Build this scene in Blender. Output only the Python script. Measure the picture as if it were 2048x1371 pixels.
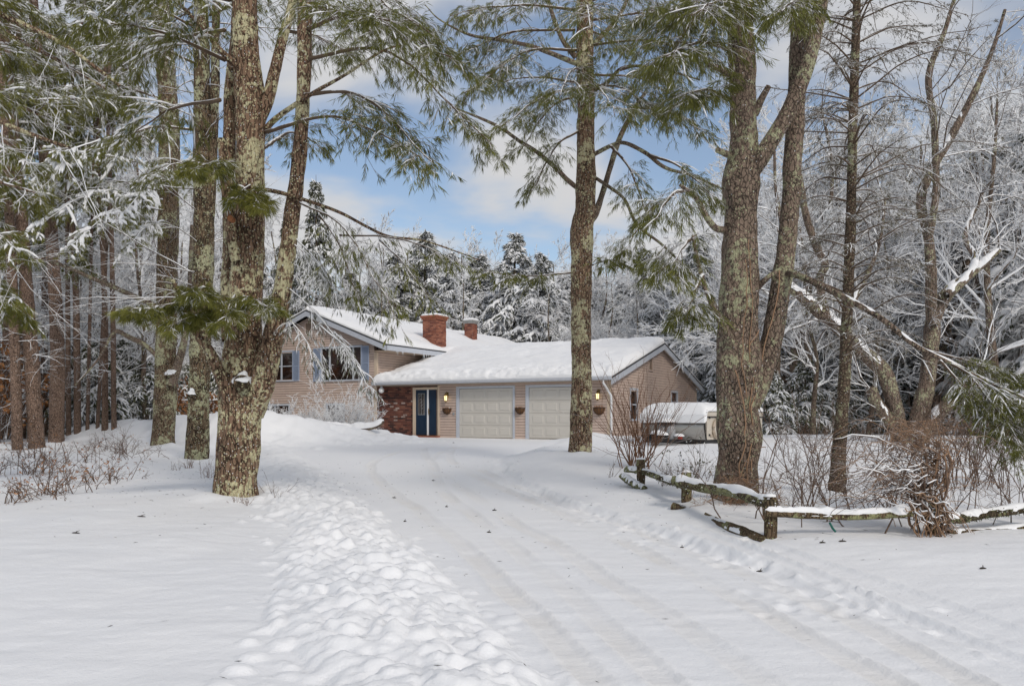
import bpy, math, random
import numpy as np
from mathutils import Vector

for o in list(bpy.data.objects):
    bpy.data.objects.remove(o)
SC = bpy.context.scene
COL = SC.collection
random.seed(4)

# ------------------------------------------------------------------ camera
F, HZ, CX, EYE = 1650.0, 835.0, 1024.0, 1.6        # focal length in photo pixels, horizon row, centre column, eye height
cam_d = bpy.data.cameras.new('camera')
cam_d.sensor_width = 36.0
cam_d.lens = 36.0 * F / 2048.0
cam_d.shift_y = (HZ - 685.5) / 2048.0
cam_d.clip_start, cam_d.clip_end = 0.05, 3000.0
cam = bpy.data.objects.new('camera', cam_d)
cam.location = (0, 0, EYE)
cam.rotation_euler = (math.radians(90), 0, 0)
COL.objects.link(cam)
SC.camera = cam

# ------------------------------------------------------------------ sky and sun
SUN_EL, SUN_AZ = math.radians(38), math.radians(152)   # azimuth clockwise from +Y: behind the camera, a little right
world = bpy.data.worlds.new('World')
SC.world = world
world.use_nodes = True
wn, wl = world.node_tree.nodes, world.node_tree.links
wn.clear()
sky = wn.new('ShaderNodeTexSky'); sky.sky_type = 'NISHITA'; sky.sun_disc = False
sky.sun_elevation = SUN_EL; sky.sun_rotation = SUN_AZ
sky.air_density = 1.0; sky.dust_density = 0.6; sky.ozone_density = 1.2
bg1 = wn.new('ShaderNodeBackground'); bg1.inputs[1].default_value = 0.15
wl.new(sky.outputs[0], bg1.inputs[0])
bg2 = wn.new('ShaderNodeBackground'); bg2.inputs[0].default_value = (0.97, 0.97, 0.985, 1); bg2.inputs[1].default_value = 0.80
tc = wn.new('ShaderNodeTexCoord')
sep = wn.new('ShaderNodeSeparateXYZ'); wl.new(tc.outputs['Generated'], sep.inputs[0])
def wmath(op, a, b=None, c=None):
    n = wn.new('ShaderNodeMath'); n.operation = op
    for i, x in enumerate((a, b, c)):
        if x is None: continue
        if isinstance(x, (int, float)): n.inputs[i].default_value = x
        else: wl.new(x, n.inputs[i])
    return n.outputs[0]
den = wmath('ADD', wmath('ABSOLUTE', sep.outputs[2]), 0.16)
cmb = wn.new('ShaderNodeCombineXYZ')
wl.new(wmath('DIVIDE', sep.outputs[0], den), cmb.inputs[0])
wl.new(wmath('DIVIDE', sep.outputs[1], den), cmb.inputs[1])
cmb.inputs[2].default_value = 3.7
nz = wn.new('ShaderNodeTexNoise'); nz.inputs['Scale'].default_value = 1.35
nz.inputs['Detail'].default_value = 5.0; nz.inputs['Roughness'].default_value = 0.52; nz.inputs['Distortion'].default_value = 0.25
wl.new(cmb.outputs[0], nz.inputs['Vector'])
mr = wn.new('ShaderNodeMapRange'); mr.interpolation_type = 'SMOOTHSTEP'
mr.inputs[1].default_value = 0.38; mr.inputs[2].default_value = 0.58; mr.inputs[3].default_value = 0.12
wl.new(nz.outputs[0], mr.inputs[0])
mix = wn.new('ShaderNodeMixShader')
wl.new(mr.outputs[0], mix.inputs[0]); wl.new(bg1.outputs[0], mix.inputs[1]); wl.new(bg2.outputs[0], mix.inputs[2])
wo = wn.new('ShaderNodeOutputWorld'); wl.new(mix.outputs[0], wo.inputs[0])

sun_d = bpy.data.lights.new('sun', 'SUN'); sun_d.energy = 2.0; sun_d.angle = math.radians(12); sun_d.color = (1.0, 0.92, 0.82)
sun = bpy.data.objects.new('sun', sun_d); COL.objects.link(sun)
sdir = Vector((math.sin(SUN_AZ) * math.cos(SUN_EL), math.cos(SUN_AZ) * math.cos(SUN_EL), math.sin(SUN_EL)))
sun.rotation_euler = (-sdir).to_track_quat('-Z', 'Y').to_euler()
sun.location = (0, -10, 30)
SC.view_settings.view_transform = 'Standard'
SC.view_settings.look = 'None'
SC.view_settings.exposure = -0.26
SC.view_settings.gamma = 1.0
SC.view_settings.use_curve_mapping = False
SC.render.engine = 'CYCLES'
SC.cycles.max_bounces = 4; SC.cycles.diffuse_bounces = 3; SC.cycles.glossy_bounces = 2; SC.cycles.transmission_bounces = 1; SC.cycles.transparent_max_bounces = 2

# ------------------------------------------------------------------ helpers
def norm(a):
    return a / np.maximum(np.linalg.norm(a, axis=-1, keepdims=True), 1e-9)

def hash3(ix, iy, iz):
    h = (ix.astype(np.int64) * 374761393 + iy.astype(np.int64) * 668265263 + iz.astype(np.int64) * 2147483647) & 0xffffffff
    h = ((h ^ (h >> 13)) * 1274126177) & 0xffffffff
    h = h ^ (h >> 16)
    return (h & 0xffffff) / float(0xffffff)

def vnoise(x, y, z=0.0):
    x = np.asarray(x, float); y = np.asarray(y, float); z = np.zeros_like(x) + z
    ix, iy, iz = np.floor(x).astype(np.int64), np.floor(y).astype(np.int64), np.floor(z).astype(np.int64)
    fx, fy, fz = x - ix, y - iy, z - iz
    fx, fy, fz = (f * f * (3 - 2 * f) for f in (fx, fy, fz))
    r = 0
    for a in (0, 1):
        wa = fx if a else 1 - fx
        for b in (0, 1):
            wb = fy if b else 1 - fy
            for c in (0, 1):
                wc = fz if c else 1 - fz
                r = r + wa * wb * wc * hash3(ix + a, iy + b, iz + c)
    return r * 2 - 1

def fbm(x, y, z=0.0, o=4):
    r, a, s = 0, 1.0, 1.0
    for i in range(o):
        r = r + a * vnoise(x * s + 17.3 * i, y * s - 9.1 * i, np.asarray(z) * s)
        a *= 0.5; s *= 2.03
    return r

def sstep(a, b, x):
    t = np.clip((x - a) / (b - a), 0, 1)
    return t * t * (3 - 2 * t)

def spline(pts, n):
    """Catmull-Rom through pts (rows may carry extra columns such as radius)."""
    p = np.asarray(pts, float)
    if len(p) == 2:
        t = np.linspace(0, 1, n)[:, None]
        return p[0] * (1 - t) + p[1] * t
    q = np.vstack([2 * p[0] - p[1], p, 2 * p[-1] - p[-2]])
    seg = np.linalg.norm(np.diff(p[:, :3], axis=0), axis=1)
    cum = np.concatenate([[0], np.cumsum(seg)]); cum /= cum[-1]
    u = np.linspace(0, 1, n)
    i = np.clip(np.searchsorted(cum, u, 'right') - 1, 0, len(p) - 2)
    t = ((u - cum[i]) / np.maximum(cum[i + 1] - cum[i], 1e-9))[:, None]
    a, b, c, d = q[i], q[i + 1], q[i + 2], q[i + 3]
    return 0.5 * (2 * b + (c - a) * t + (2 * a - 5 * b + 4 * c - d) * t ** 2 + (3 * b - a - 3 * c + d) * t ** 3)

class MB:
    """collects faces; build() links them as ONE mesh object"""
    def __init__(s): s.v = []; s.f = []; s.n = 0
    def add(s, V, Fc, mi=0):
        V = np.asarray(V, float).reshape(-1, 3); Fc = np.asarray(Fc, np.int64)
        s.v.append(V); s.f.append((Fc + s.n, mi)); s.n += len(V)
        return s
    def box(s, x0, x1, y0, y1, z0, z1, mi=0):
        V = [(x0,y0,z0),(x1,y0,z0),(x1,y1,z0),(x0,y1,z0),(x0,y0,z1),(x1,y0,z1),(x1,y1,z1),(x0,y1,z1)]
        return s.add(V, [(0,3,2,1),(4,5,6,7),(0,1,5,4),(1,2,6,5),(2,3,7,6),(3,0,4,7)], mi)
    def quad(s, a, b, c, d, mi=0): return s.add([a, b, c, d], [(0,1,2,3)], mi)
    def prism(s, poly, y0, y1, mi=0):
        """poly: (x, z) outline swept along y"""
        n = len(poly)
        V = [(x, y0, z) for x, z in poly] + [(x, y1, z) for x, z in poly]
        s.add(V, [(i, (i+1) % n, n + (i+1) % n, n + i) for i in range(n)], mi)
        for off, rev in ((0, False), (n, True)):
            idx = list(range(n));
            if rev: idx = idx[::-1]
            for k in range(1, n - 1):
                s.f.append((np.array([(idx[0]+off, idx[k]+off, idx[k+1]+off)]) + s.n - 2*n, mi))
        return s
    def tubes(s, P, R, ns=4, mi=0, cap=True):
        """P (n,k,3), R (n,k): n tubes of k rings"""
        P = np.asarray(P, float); R = np.asarray(R, float)
        if P.ndim == 2: P = P[None]; R = R[None]
        n, k, _ = P.shape
        if n == 0: return s
        T = norm(np.gradient(P, axis=1))
        mean = norm(P[:, -1] - P[:, 0])
        ref = np.where(np.abs(mean[:, 2:3]) > 0.8, np.array([[1.0, 0, 0]]), np.array([[0, 0, 1.0]]))[:, None, :]
        A = norm(np.cross(T, np.broadcast_to(ref, T.shape))); B = np.cross(T, A)
        ang = np.arange(ns) * 2 * math.pi / ns + 0.3
        V = P[:, :, None, :] + R[:, :, None, None] * (np.cos(ang)[None, None, :, None] * A[:, :, None, :] + np.sin(ang)[None, None, :, None] * B[:, :, None, :])
        base = (np.arange(n) * k * ns)[:, None, None]
        r = np.arange(k - 1)[None, :, None] * ns
        j = np.arange(ns)[None, None, :]; j2 = (j + 1) % ns
        Fq = np.stack(np.broadcast_arrays(base + r + j, base + r + j2, base + r + ns + j2, base + r + ns + j), -1).reshape(-1, 4)
        s.add(V.reshape(-1, 3), Fq[:, ::-1], mi)
        if cap and ns == 4:
            e = (np.arange(n) * k * ns)[:, None] + (k - 1) * ns + np.arange(4)[None]
            s.f.append((e[:, ::-1] + s.n - n * k * ns, mi))
            b0 = (np.arange(n) * k * ns)[:, None] + np.arange(4)[None]
            s.f.append((b0 + s.n - n * k * ns, mi))
        elif cap:
            for off, rev in ((0, False), ((k - 1) * ns, True)):
                for q in range(1, ns - 1):
                    tri = np.array([0, q, q + 1]); tri = tri[::-1] if rev else tri
                    s.f.append(((np.arange(n) * k * ns)[:, None] + off + tri[None] + s.n - n * k * ns, mi))
        return s
    def blades(s, P, D, per, L, w, droop, spread, rng, mi=0):
        P = np.repeat(np.asarray(P, float), per, 0); D = np.repeat(np.asarray(D, float), per, 0)
        N = len(P)
        if N == 0: return s
        d = D + spread * rng.normal(size=(N, 3)); d[:, 2] -= droop; d = norm(d)
        ln = (L * rng.uniform(0.6, 1.2, N))[:, None]
        side = norm(np.cross(d, rng.normal(size=(N, 3)))) * w
        mid = P + d * ln * 0.45
        V = np.stack([P, mid + side, P + d * ln, mid - side], 1).reshape(-1, 3)
        return s.add(V, np.arange(4 * N).reshape(-1, 4), mi)
    def build(s, name, mats, parent=None, smooth=False, origin=None, stuff=False):
        V = np.concatenate(s.v) if s.v else np.zeros((0, 3))
        if origin is not None: V = V - np.asarray(origin, float)
        me = bpy.data.meshes.new(name)
        loops = np.concatenate([f.reshape(-1) for f, _ in s.f]) if s.f else np.zeros(0, int)
        tot = np.concatenate([np.full(len(f), f.shape[1]) for f, _ in s.f])
        mi = np.concatenate([np.full(len(f), m) for f, m in s.f])
        me.vertices.add(len(V)); me.vertices.foreach_set('co', V.astype(np.float32).ravel())
        me.loops.add(len(loops)); me.loops.foreach_set('vertex_index', loops.astype(np.int32))
        me.polygons.add(len(tot))
        me.polygons.foreach_set('loop_start', np.concatenate([[0], np.cumsum(tot)[:-1]]).astype(np.int32))
        me.polygons.foreach_set('loop_total', tot.astype(np.int32))
        for m in (mats if isinstance(mats, (list, tuple)) else [mats]): me.materials.append(m)
        me.polygons.foreach_set('material_index', mi.astype(np.int32))
        me.polygons.foreach_set('use_smooth', np.full(len(tot), bool(smooth)))
        me.update(calc_edges=True)
        return link(name, me, parent, stuff)

def link(name, me, parent=None, stuff=False):
    o = bpy.data.objects.new(name, me); COL.objects.link(o)
    if parent is not None: o.parent = parent
    if stuff: o['kind'] = 'stuff'
    return o
def tag(o, label, cat, group=None):
    o['label'] = label; o['category'] = cat
    if group: o['group'] = group
    return o
def thing(name, label, cat, loc=(0, 0, 0), rz=0.0, group=None):
    o = bpy.data.objects.new(name, None); COL.objects.link(o)
    o.empty_display_size = 0.2
    o.location = loc; o.rotation_euler = (0, 0, rz)
    return tag(o, label, cat, group)
def copy_tree(o, parent=None):
    c = o.copy(); COL.objects.link(c); c.parent = parent
    for ch in list(o.children): copy_tree(ch, c)
    return c
def at(px, py, Y):
    """photo measurement + distance -> point in the place"""
    return np.array([(px - CX) / F * Y, Y, EYE - (py - HZ) / F * Y])

# ------------------------------------------------------------------ materials
def mat(name):
    m = bpy.data.materials.new(name); m.use_nodes = True
    nt = m.node_tree; b = nt.nodes['Principled BSDF']
    return m, nt.nodes, nt.links, b
def plain(name, c, rough=0.6, metal=0.0, emit=None, estr=0.0, var=0.0, scale=8.0, spec=0.4):
    m, n, l, b = mat(name)
    b.inputs['Base Color'].default_value = (*c, 1); b.inputs['Roughness'].default_value = rough
    b.inputs['Metallic'].default_value = metal; b.inputs['Specular IOR Level'].default_value = spec
    if emit:
        b.inputs['Emission Color'].default_value = (*emit, 1); b.inputs['Emission Strength'].default_value = estr
    if var:
        t = n.new('ShaderNodeTexCoord'); x = n.new('ShaderNodeTexNoise'); x.inputs['Scale'].default_value = scale
        x.inputs['Detail'].default_value = 5
        l.new(t.outputs['Object'], x.inputs['Vector'])
        r = n.new('ShaderNodeValToRGB')
        r.color_ramp.elements[0].position = 0.3; r.color_ramp.elements[1].position = 0.7
        r.color_ramp.elements[0].color = (*[k * (1 - var) for k in c], 1)
        r.color_ramp.elements[1].color = (*[min(1, k * (1 + var)) for k in c], 1)
        l.new(x.outputs[0], r.inputs[0]); l.new(r.outputs[0], b.inputs['Base Color'])
    return m
def noise_node(n, l, vec, scale, detail=4, rough=0.55):
    x = n.new('ShaderNodeTexNoise'); x.inputs['Scale'].default_value = scale; x.inputs['Detail'].default_value = detail
    x.inputs['Roughness'].default_value = rough
    l.new(vec, x.inputs['Vector']); return x.outputs[0]
def ramp(n, l, fac, stops):
    r = n.new('ShaderNodeValToRGB'); e = r.color_ramp.elements
    while len(e) < len(stops): e.new(0.5)
    for i, (p, c) in enumerate(stops):
        e[i].position = p; e[i].color = (*c, 1) if len(c) == 3 else c
    l.new(fac, r.inputs[0]); return r.outputs[0]
def mixc(n, l, fac, a, b):
    x = n.new('ShaderNodeMix'); x.data_type = 'RGBA'
    if isinstance(fac, float): x.inputs[0].default_value = fac
    else: l.new(fac, x.inputs[0])
    for i, c in ((6, a), (7, b)):
        if isinstance(c, tuple): x.inputs[i].default_value = (*c, 1)
        else: l.new(c, x.inputs[i])
    return x.outputs[2]
def mth(n, l, op, a, b=None):
    x = n.new('ShaderNodeMath'); x.operation = op; x.use_clamp = False
    for i, v in enumerate((a, b)):
        if v is None: continue
        if isinstance(v, (int, float)): x.inputs[i].default_value = v
        else: l.new(v, x.inputs[i])
    return x.outputs[0]
def mapr(n, l, v, a, b, c=0.0, d=1.0):
    x = n.new('ShaderNodeMapRange'); x.interpolation_type = 'SMOOTHSTEP'
    l.new(v, x.inputs[0])
    for i, k in enumerate((a, b, c, d)): x.inputs[i + 1].default_value = k
    return x.outputs[0]

SNOWC = (0.86, 0.87, 0.885)
def make_bark(name, dark, light, lichen=0.4, scale=9.0, stretch=0.2, lich_c=(0.42, 0.42, 0.22), lich_c2=(0.50, 0.51, 0.37), speck=0.5, moss=0.0, crk=0.5):
    m, n, l, b = mat(name)
    t = n.new('ShaderNodeTexCoord')
    mp = n.new('ShaderNodeMapping'); mp.inputs['Scale'].default_value = (1, 1, stretch); l.new(t.outputs['Object'], mp.inputs[0])
    nd = n.new('ShaderNodeTexNoise'); nd.inputs['Scale'].default_value = 7; l.new(t.outputs['Object'], nd.inputs['Vector'])
    vm = n.new('ShaderNodeVectorMath'); vm.operation = 'MULTIPLY_ADD'; l.new(nd.outputs['Color'], vm.inputs[0])
    vm.inputs[1].default_value = (0.10, 0.10, 0.06); l.new(mp.outputs[0], vm.inputs[2])
    v = n.new('ShaderNodeTexVoronoi'); v.feature = 'DISTANCE_TO_EDGE'; v.inputs['Scale'].default_value = scale * 1.9; l.new(vm.outputs[0], v.inputs['Vector'])
    fine = noise_node(n, l, mp.outputs[0], scale * 7, 5, 0.65)
    crev = mapr(n, l, v.outputs['Distance'], 0.0, 0.16)
    hgt = mth(n, l, 'ADD', mth(n, l, 'MULTIPLY', crev, crk), mth(n, l, 'MULTIPLY', fine, 1.3 - crk))
    big = noise_node(n, l, t.outputs['Object'], 1.6, 3)
    c = ramp(n, l, mth(n, l, 'ADD', mth(n, l, 'MULTIPLY', hgt, 0.75), mth(n, l, 'MULTIPLY', mth(n, l, 'SUBTRACT', big, 0.5), 0.5)),
             [(0.26, dark), (0.56, tuple(0.5 * (a + q) for a, q in zip(dark, light))), (0.92, light)])
    if moss > 0:
        c = mixc(n, l, mth(n, l, 'MULTIPLY', mapr(n, l, noise_node(n, l, t.outputs['Object'], 3.1, 4), 0.5, 0.66), moss), c, (0.012, 0.013, 0.008))
    if lichen > 0:
        patch = noise_node(n, l, t.outputs['Object'], 1.7, 4, 0.6)
        blot = noise_node(n, l, t.outputs['Object'], 13.0, 7, 0.72)
        dens = mapr(n, l, patch, 0.38, 0.62, -0.10, 0.12)
        msk = mapr(n, l, mth(n, l, 'ADD', blot, dens), 0.63 - 0.12 * lichen, 0.66 - 0.12 * lichen)
        v3 = n.new('ShaderNodeTexVoronoi'); v3.inputs['Scale'].default_value = 30; l.new(t.outputs['Object'], v3.inputs['Vector'])
        sc3 = n.new('ShaderNodeSeparateColor'); l.new(v3.outputs['Color'], sc3.inputs[0])
        small = mapr(n, l, mth(n, l, 'SUBTRACT', mth(n, l, 'MULTIPLY', mth(n, l, 'POWER', sc3.outputs[0], 1.6), 0.30 + 0.22 * lichen), mth(n, l, 'ADD', v3.outputs['Distance'], mth(n, l, 'MULTIPLY', mth(n, l, 'SUBTRACT', fine, 0.5), 0.35))), -0.04, 0.05)
        allm = mth(n, l, 'MAXIMUM', mth(n, l, 'MULTIPLY', msk, mapr(n, l, fine, 0.37, 0.50, 0.0, 1.0)), mth(n, l, 'MULTIPLY', small, 0.85))
        lc = mixc(n, l, fine, lich_c, lich_c2)
        c = mixc(n, l, mth(n, l, 'MULTIPLY', allm, 0.92), c, lc)
        hgt = mth(n, l, 'ADD', hgt, mth(n, l, 'MULTIPLY', msk, 0.15))
    if speck > 0:
        v4 = n.new('ShaderNodeTexVoronoi'); v4.inputs['Scale'].default_value = 34; l.new(t.outputs['Object'], v4.inputs['Vector'])
        wn_ = n.new('ShaderNodeSeparateColor'); l.new(v4.outputs['Color'], wn_.inputs[0])
        sp = mth(n, l, 'MULTIPLY', mapr(n, l, v4.outputs['Distance'], 0.30, 0.20), mapr(n, l, wn_.outputs[0], 1.0 - 0.22 * speck, 1.0 - 0.2 * speck))
        c = mixc(n, l, sp, c, (0.75, 0.76, 0.77))
    l.new(c, b.inputs['Base Color']); b.inputs['Roughness'].default_value = 0.9; b.inputs['Specular IOR Level'].default_value = 0.15
    bp = n.new('ShaderNodeBump'); bp.inputs['Strength'].default_value = 0.9; bp.inputs['Distance'].default_value = 0.03
    l.new(hgt, bp.inputs['Height']); l.new(bp.outputs[0], b.inputs['Normal'])
    return m
BARK_L = make_bark('bark_lichen', (0.035, 0.023, 0.016), (0.33, 0.215, 0.145), 0.66, lich_c=(0.46, 0.43, 0.22), lich_c2=(0.76, 0.72, 0.50), speck=0.7)
BARK_D = make_bark('bark_dark', (0.02, 0.014, 0.01), (0.24, 0.17, 0.11), 0.6, moss=0.6)
BARK_D3 = make_bark('bark_brown_lichen', (0.03, 0.02, 0.014), (0.28, 0.195, 0.13), 0.6, moss=0.25)
BARK_M = make_bark('bark_mid', (0.03, 0.024, 0.02), (0.38, 0.285, 0.22), 0.34, crk=0.42, stretch=0.42, scale=12.0, speck=0.25)
BARK_R = make_bark('bark_red', (0.05, 0.032, 0.024), (0.36, 0.25, 0.19), 0.0, scale=12, stretch=0.35, speck=0.25)
BARK_S = make_bark('bark_spruce', (0.04, 0.03, 0.022), (0.26, 0.19, 0.14), 0.25, scale=14, stretch=0.8, speck=0.3)
BARK_G = make_bark('bark_maple', (0.045, 0.034, 0.027), (0.29, 0.215, 0.17), 0.15, speck=0.3)

def make_twig(name, c, snow, c2=None):
    """bark with snow lying on the upper side"""
    m, n, l, b = mat(name)
    t = n.new('ShaderNodeTexCoord')
    v = mixc(n, l, noise_node(n, l, t.outputs['Object'], 6.0, 3), c, c2 or tuple(k * 1.7 for k in c))
    if snow > -1:
        g = n.new('ShaderNodeNewGeometry'); s = n.new('ShaderNodeSeparateXYZ'); l.new(g.outputs['Normal'], s.inputs[0])
        nn = noise_node(n, l, t.outputs['Object'], 5.0, 3)
        q = mth(n, l, 'ADD', s.outputs[2], mth(n, l, 'MULTIPLY', mth(n, l, 'SUBTRACT', nn, 0.5), 1.6))
        v = mixc(n, l, mapr(n, l, q, -snow - 0.12, -snow + 0.12), v, SNOWC)
    l.new(v, b.inputs['Base Color']); b.inputs['Roughness'].default_value = 0.85; b.inputs['Specular IOR Level'].default_value = 0.2
    return m
TWIG = make_twig('twig_bare', (0.085, 0.06, 0.042), -0.55)
TWIG_S = make_twig('twig_snowy', (0.08, 0.058, 0.042), 0.20)
TWIG_SS = make_twig('twig_frosted', (0.12, 0.085, 0.06), 0.62)
TWIG_R = make_twig('twig_red_brown', (0.12, 0.06, 0.035), -0.8, (0.22, 0.12, 0.07))
TWIGD = make_twig('dark_scrap', (0.03, 0.025, 0.02), -1.5)
VINE = make_twig('vine_tan', (0.21, 0.125, 0.075), -0.95, (0.40, 0.26, 0.165))
BRIAR = make_twig('briar', (0.075, 0.052, 0.04), -0.95, (0.19, 0.125, 0.09))

def make_needle(name, ca, cb, frost):
    m, n, l, b = mat(name)
    g = n.new('ShaderNodeNewGeometry')
    t = n.new('ShaderNodeTexCoord')
    big = noise_node(n, l, t.outputs['Object'], 1.3, 3)
    fac = mth(n, l, 'ADD', mth(n, l, 'MULTIPLY', g.outputs['Random Per Island'], 0.6), mth(n, l, 'MULTIPLY', mth(n, l, 'SUBTRACT', big, 0.3), 0.8))
    c = ramp(n, l, fac, [(0.0, ca), (0.8, cb), (1.0, tuple(0.5 * (k + q) for k, q in zip(cb, (0.14, 0.10, 0.05))))])
    if frost > 0:
        wn_ = n.new('ShaderNodeTexWhiteNoise'); wn_.noise_dimensions = '1D'; l.new(g.outputs['Random Per Island'], wn_.inputs['W'])
        fz = mth(n, l, 'ADD', wn_.outputs['Value'], mth(n, l, 'MULTIPLY', mth(n, l, 'SUBTRACT', noise_node(n, l, t.outputs['Object'], 2.4, 3), 0.5), 0.9))
        c = mixc(n, l, mapr(n, l, fz, 1.0 - frost, 1.05 - frost), c, SNOWC)
    l.new(c, b.inputs['Base Color']); b.inputs['Roughness'].default_value = 0.6; b.inputs['Specular IOR Level'].default_value = 0.25
    return m
NEED = make_needle('needles_green', (0.036, 0.042, 0.008), (0.17, 0.175, 0.036), 0.04)
NEED_B = make_needle('needles_bright', (0.05, 0.062, 0.013), (0.22, 0.215, 0.045), 0.05)
NEED_F = make_needle('needles_frosted', (0.03, 0.037, 0.018), (0.12, 0.125, 0.06), 0.36)
NEED_W = make_needle('needles_snowed', (0.03, 0.036, 0.022), (0.11, 0.115, 0.075), 0.62)
NEED_S = make_needle('needles_sparse', (0.045, 0.04, 0.02), (0.13, 0.11, 0.055), 0.12)
LEAFB = make_needle('dead_leaves', (0.16, 0.07, 0.025), (0.42, 0.20, 0.08), 0.08)

def make_snow(name, tread=False):
    m, n, l, b = mat(name)
    t = n.new('ShaderNodeTexCoord')
    g = noise_node(n, l, t.outputs['Object'], 0.7, 2)
    c = mixc(n, l, g, (0.82, 0.835, 0.86), (0.87, 0.87, 0.875))
    da = n.new('ShaderNodeAttribute'); da.attribute_name = 'dirt'
    c = mixc(n, l, mth(n, l, 'MULTIPLY', da.outputs['Fac'], 0.42), c, (0.70, 0.655, 0.58))
    l.new(c, b.inputs['Base Color']); b.inputs['Roughness'].default_value = 0.65; b.inputs['Specular IOR Level'].default_value = 0.25
    f1 = noise_node(n, l, t.outputs['Object'], 9.0, 3, 0.6); f2 = noise_node(n, l, t.outputs['Object'], 60.0, 2, 0.6)
    bp = n.new('ShaderNodeBump'); bp.inputs['Strength'].default_value = 0.5; bp.inputs['Distance'].default_value = 0.02
    l.new(mth(n, l, 'ADD', f1, mth(n, l, 'MULTIPLY', f2, 0.35)), bp.inputs['Height']); l.new(bp.outputs[0], b.inputs['Normal'])
    return m
SNOW = make_snow('snow')
def make_wood(name, a, bcol, lich=0.4):
    return make_bark(name, a, bcol, lich, scale=16, stretch=0.12, lich_c=(0.30, 0.31, 0.12), lich_c2=(0.4, 0.41, 0.25), speck=0.35)
WOOD = make_wood('weathered_wood', (0.05, 0.034, 0.022), (0.25, 0.18, 0.11), 0.35)
WOOD_M = make_wood('mossy_wood', (0.03, 0.024, 0.016), (0.17, 0.13, 0.08), 0.7)
SIDE = plain('beige_siding', (0.55, 0.43, 0.365), 0.55, var=0.07, scale=3.0)
TRIMB = plain('blue_grey_trim', (0.49, 0.52, 0.575), 0.5, var=0.05)
SHUT = plain('blue_grey_shutter', (0.30, 0.36, 0.48), 0.5, var=0.05)
CREAM = plain('cream_trim', (0.58, 0.47, 0.36), 0.5, var=0.05)
GUT = plain('pale_gutter', (0.50, 0.52, 0.56), 0.4, var=0.05)
GDOOR = plain('cream_garage_door', (0.56, 0.535, 0.49), 0.45, var=0.03, scale=1.5)
GLINE = plain('garage_door_groove', (0.34, 0.30, 0.25), 0.6)
WHITE = plain('white_paint', (0.78, 0.79, 0.80), 0.45)
BDOOR = plain('dark_blue_door', (0.006, 0.022, 0.05), 0.45, var=0.3, scale=40)
MORT = plain('mortar', (0.20, 0.15, 0.125), 0.9)
MORTC = plain('pale_mortar', (0.40, 0.33, 0.28), 0.9)
SHING = plain('dark_shingle', (0.05, 0.05, 0.055), 0.85, var=0.2, scale=20)
SOFF = plain('soffit_beige', (0.42, 0.33, 0.25), 0.6)
BRASS = plain('old_brass', (0.22, 0.15, 0.05), 0.35, 0.8)
LITG = plain('lit_lantern_glass', (0.8, 0.7, 0.45), 0.3, emit=(1.0, 0.80, 0.42), estr=1.6)
BASK = plain('coir_basket', (0.13, 0.065, 0.03), 0.95, var=0.5, scale=50)
DARKM = plain('black_metal', (0.02, 0.02, 0.022), 0.4, 0.3)
RUBBER = plain('rubber', (0.02, 0.02, 0.02), 0.8)
CAMPC = plain('camper_cream', (0.55, 0.50, 0.43), 0.4, var=0.06)
CAMPT = plain('camper_tan', (0.40, 0.33, 0.26), 0.5, var=0.06)
AMBER = plain('amber_lens', (0.55, 0.16, 0.02), 0.25)
REDP = plain('red_plastic', (0.40, 0.05, 0.03), 0.4)
GREENP = plain('green_tag', (0.0, 0.10, 0.075), 0.4)
TANK = plain('tank_grey', (0.3, 0.31, 0.32), 0.45)
GREYC = plain('concrete_grey', (0.30, 0.30, 0.29), 0.85, var=0.15)
GROOVE_SHADE = plain('wall_felt', (0.11, 0.075, 0.055), 0.9)  # backing walls coloured dark to paint shadow lines between siding boards
INT = plain('dark_interior', (0.045, 0.022, 0.014), 0.9, var=0.5, scale=4)
CUT = plain('fresh_cut_wood', (0.30, 0.12, 0.05), 0.8, var=0.3, scale=30)
ICE = plain('icicle_ice', (0.75, 0.80, 0.85), 0.15)
VENT = plain('vent_brown', (0.30, 0.22, 0.16), 0.6)
def make_glass(name):
    m, n, l, b = mat(name)
    t = n.new('ShaderNodeTexCoord')
    b.inputs['Roughness'].default_value = 0.04; b.inputs['Specular IOR Level'].default_value = 0.7
    l.new(ramp(n, l, noise_node(n, l, t.outputs['Object'], 2.2, 4), [(0.35, (0.008, 0.007, 0.007)), (0.7, (0.055, 0.022, 0.012))]), b.inputs['Base Color'])
    return m
GLASS = make_glass('window_glass')
def make_brick(name):
    m, n, l, b = mat(name)
    g = n.new('ShaderNodeNewGeometry'); t = n.new('ShaderNodeTexCoord')
    c = ramp(n, l, g.outputs['Random Per Island'], [(0.0, (0.025, 0.014, 0.014)), (0.3, (0.09, 0.032, 0.024)), (0.65, (0.17, 0.06, 0.04)), (0.92, (0.23, 0.10, 0.065)), (0.96, (0.42, 0.33, 0.29))])
    c = mixc(n, l, mapr(n, l, noise_node(n, l, t.outputs['Object'], 2.0, 3), 0.45, 0.75, 0, 0.5), c, (0.07, 0.03, 0.022))
    l.new(c, b.inputs['Base Color']); b.inputs['Roughness'].default_value = 0.85
    return m
BRICK = make_brick('old_brick')
BRICKC = plain('chimney_brick', (0.27, 0.095, 0.055), 0.85, var=0.35, scale=14)
def make_silver():
    m, n, l, b = mat('ribbed_aluminium')
    b.inputs['Metallic'].default_value = 0.85; b.inputs['Roughness'].default_value = 0.34
    b.inputs['Base Color'].default_value = (0.46, 0.445, 0.42, 1)
    return m
SILVER = make_silver()

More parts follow.
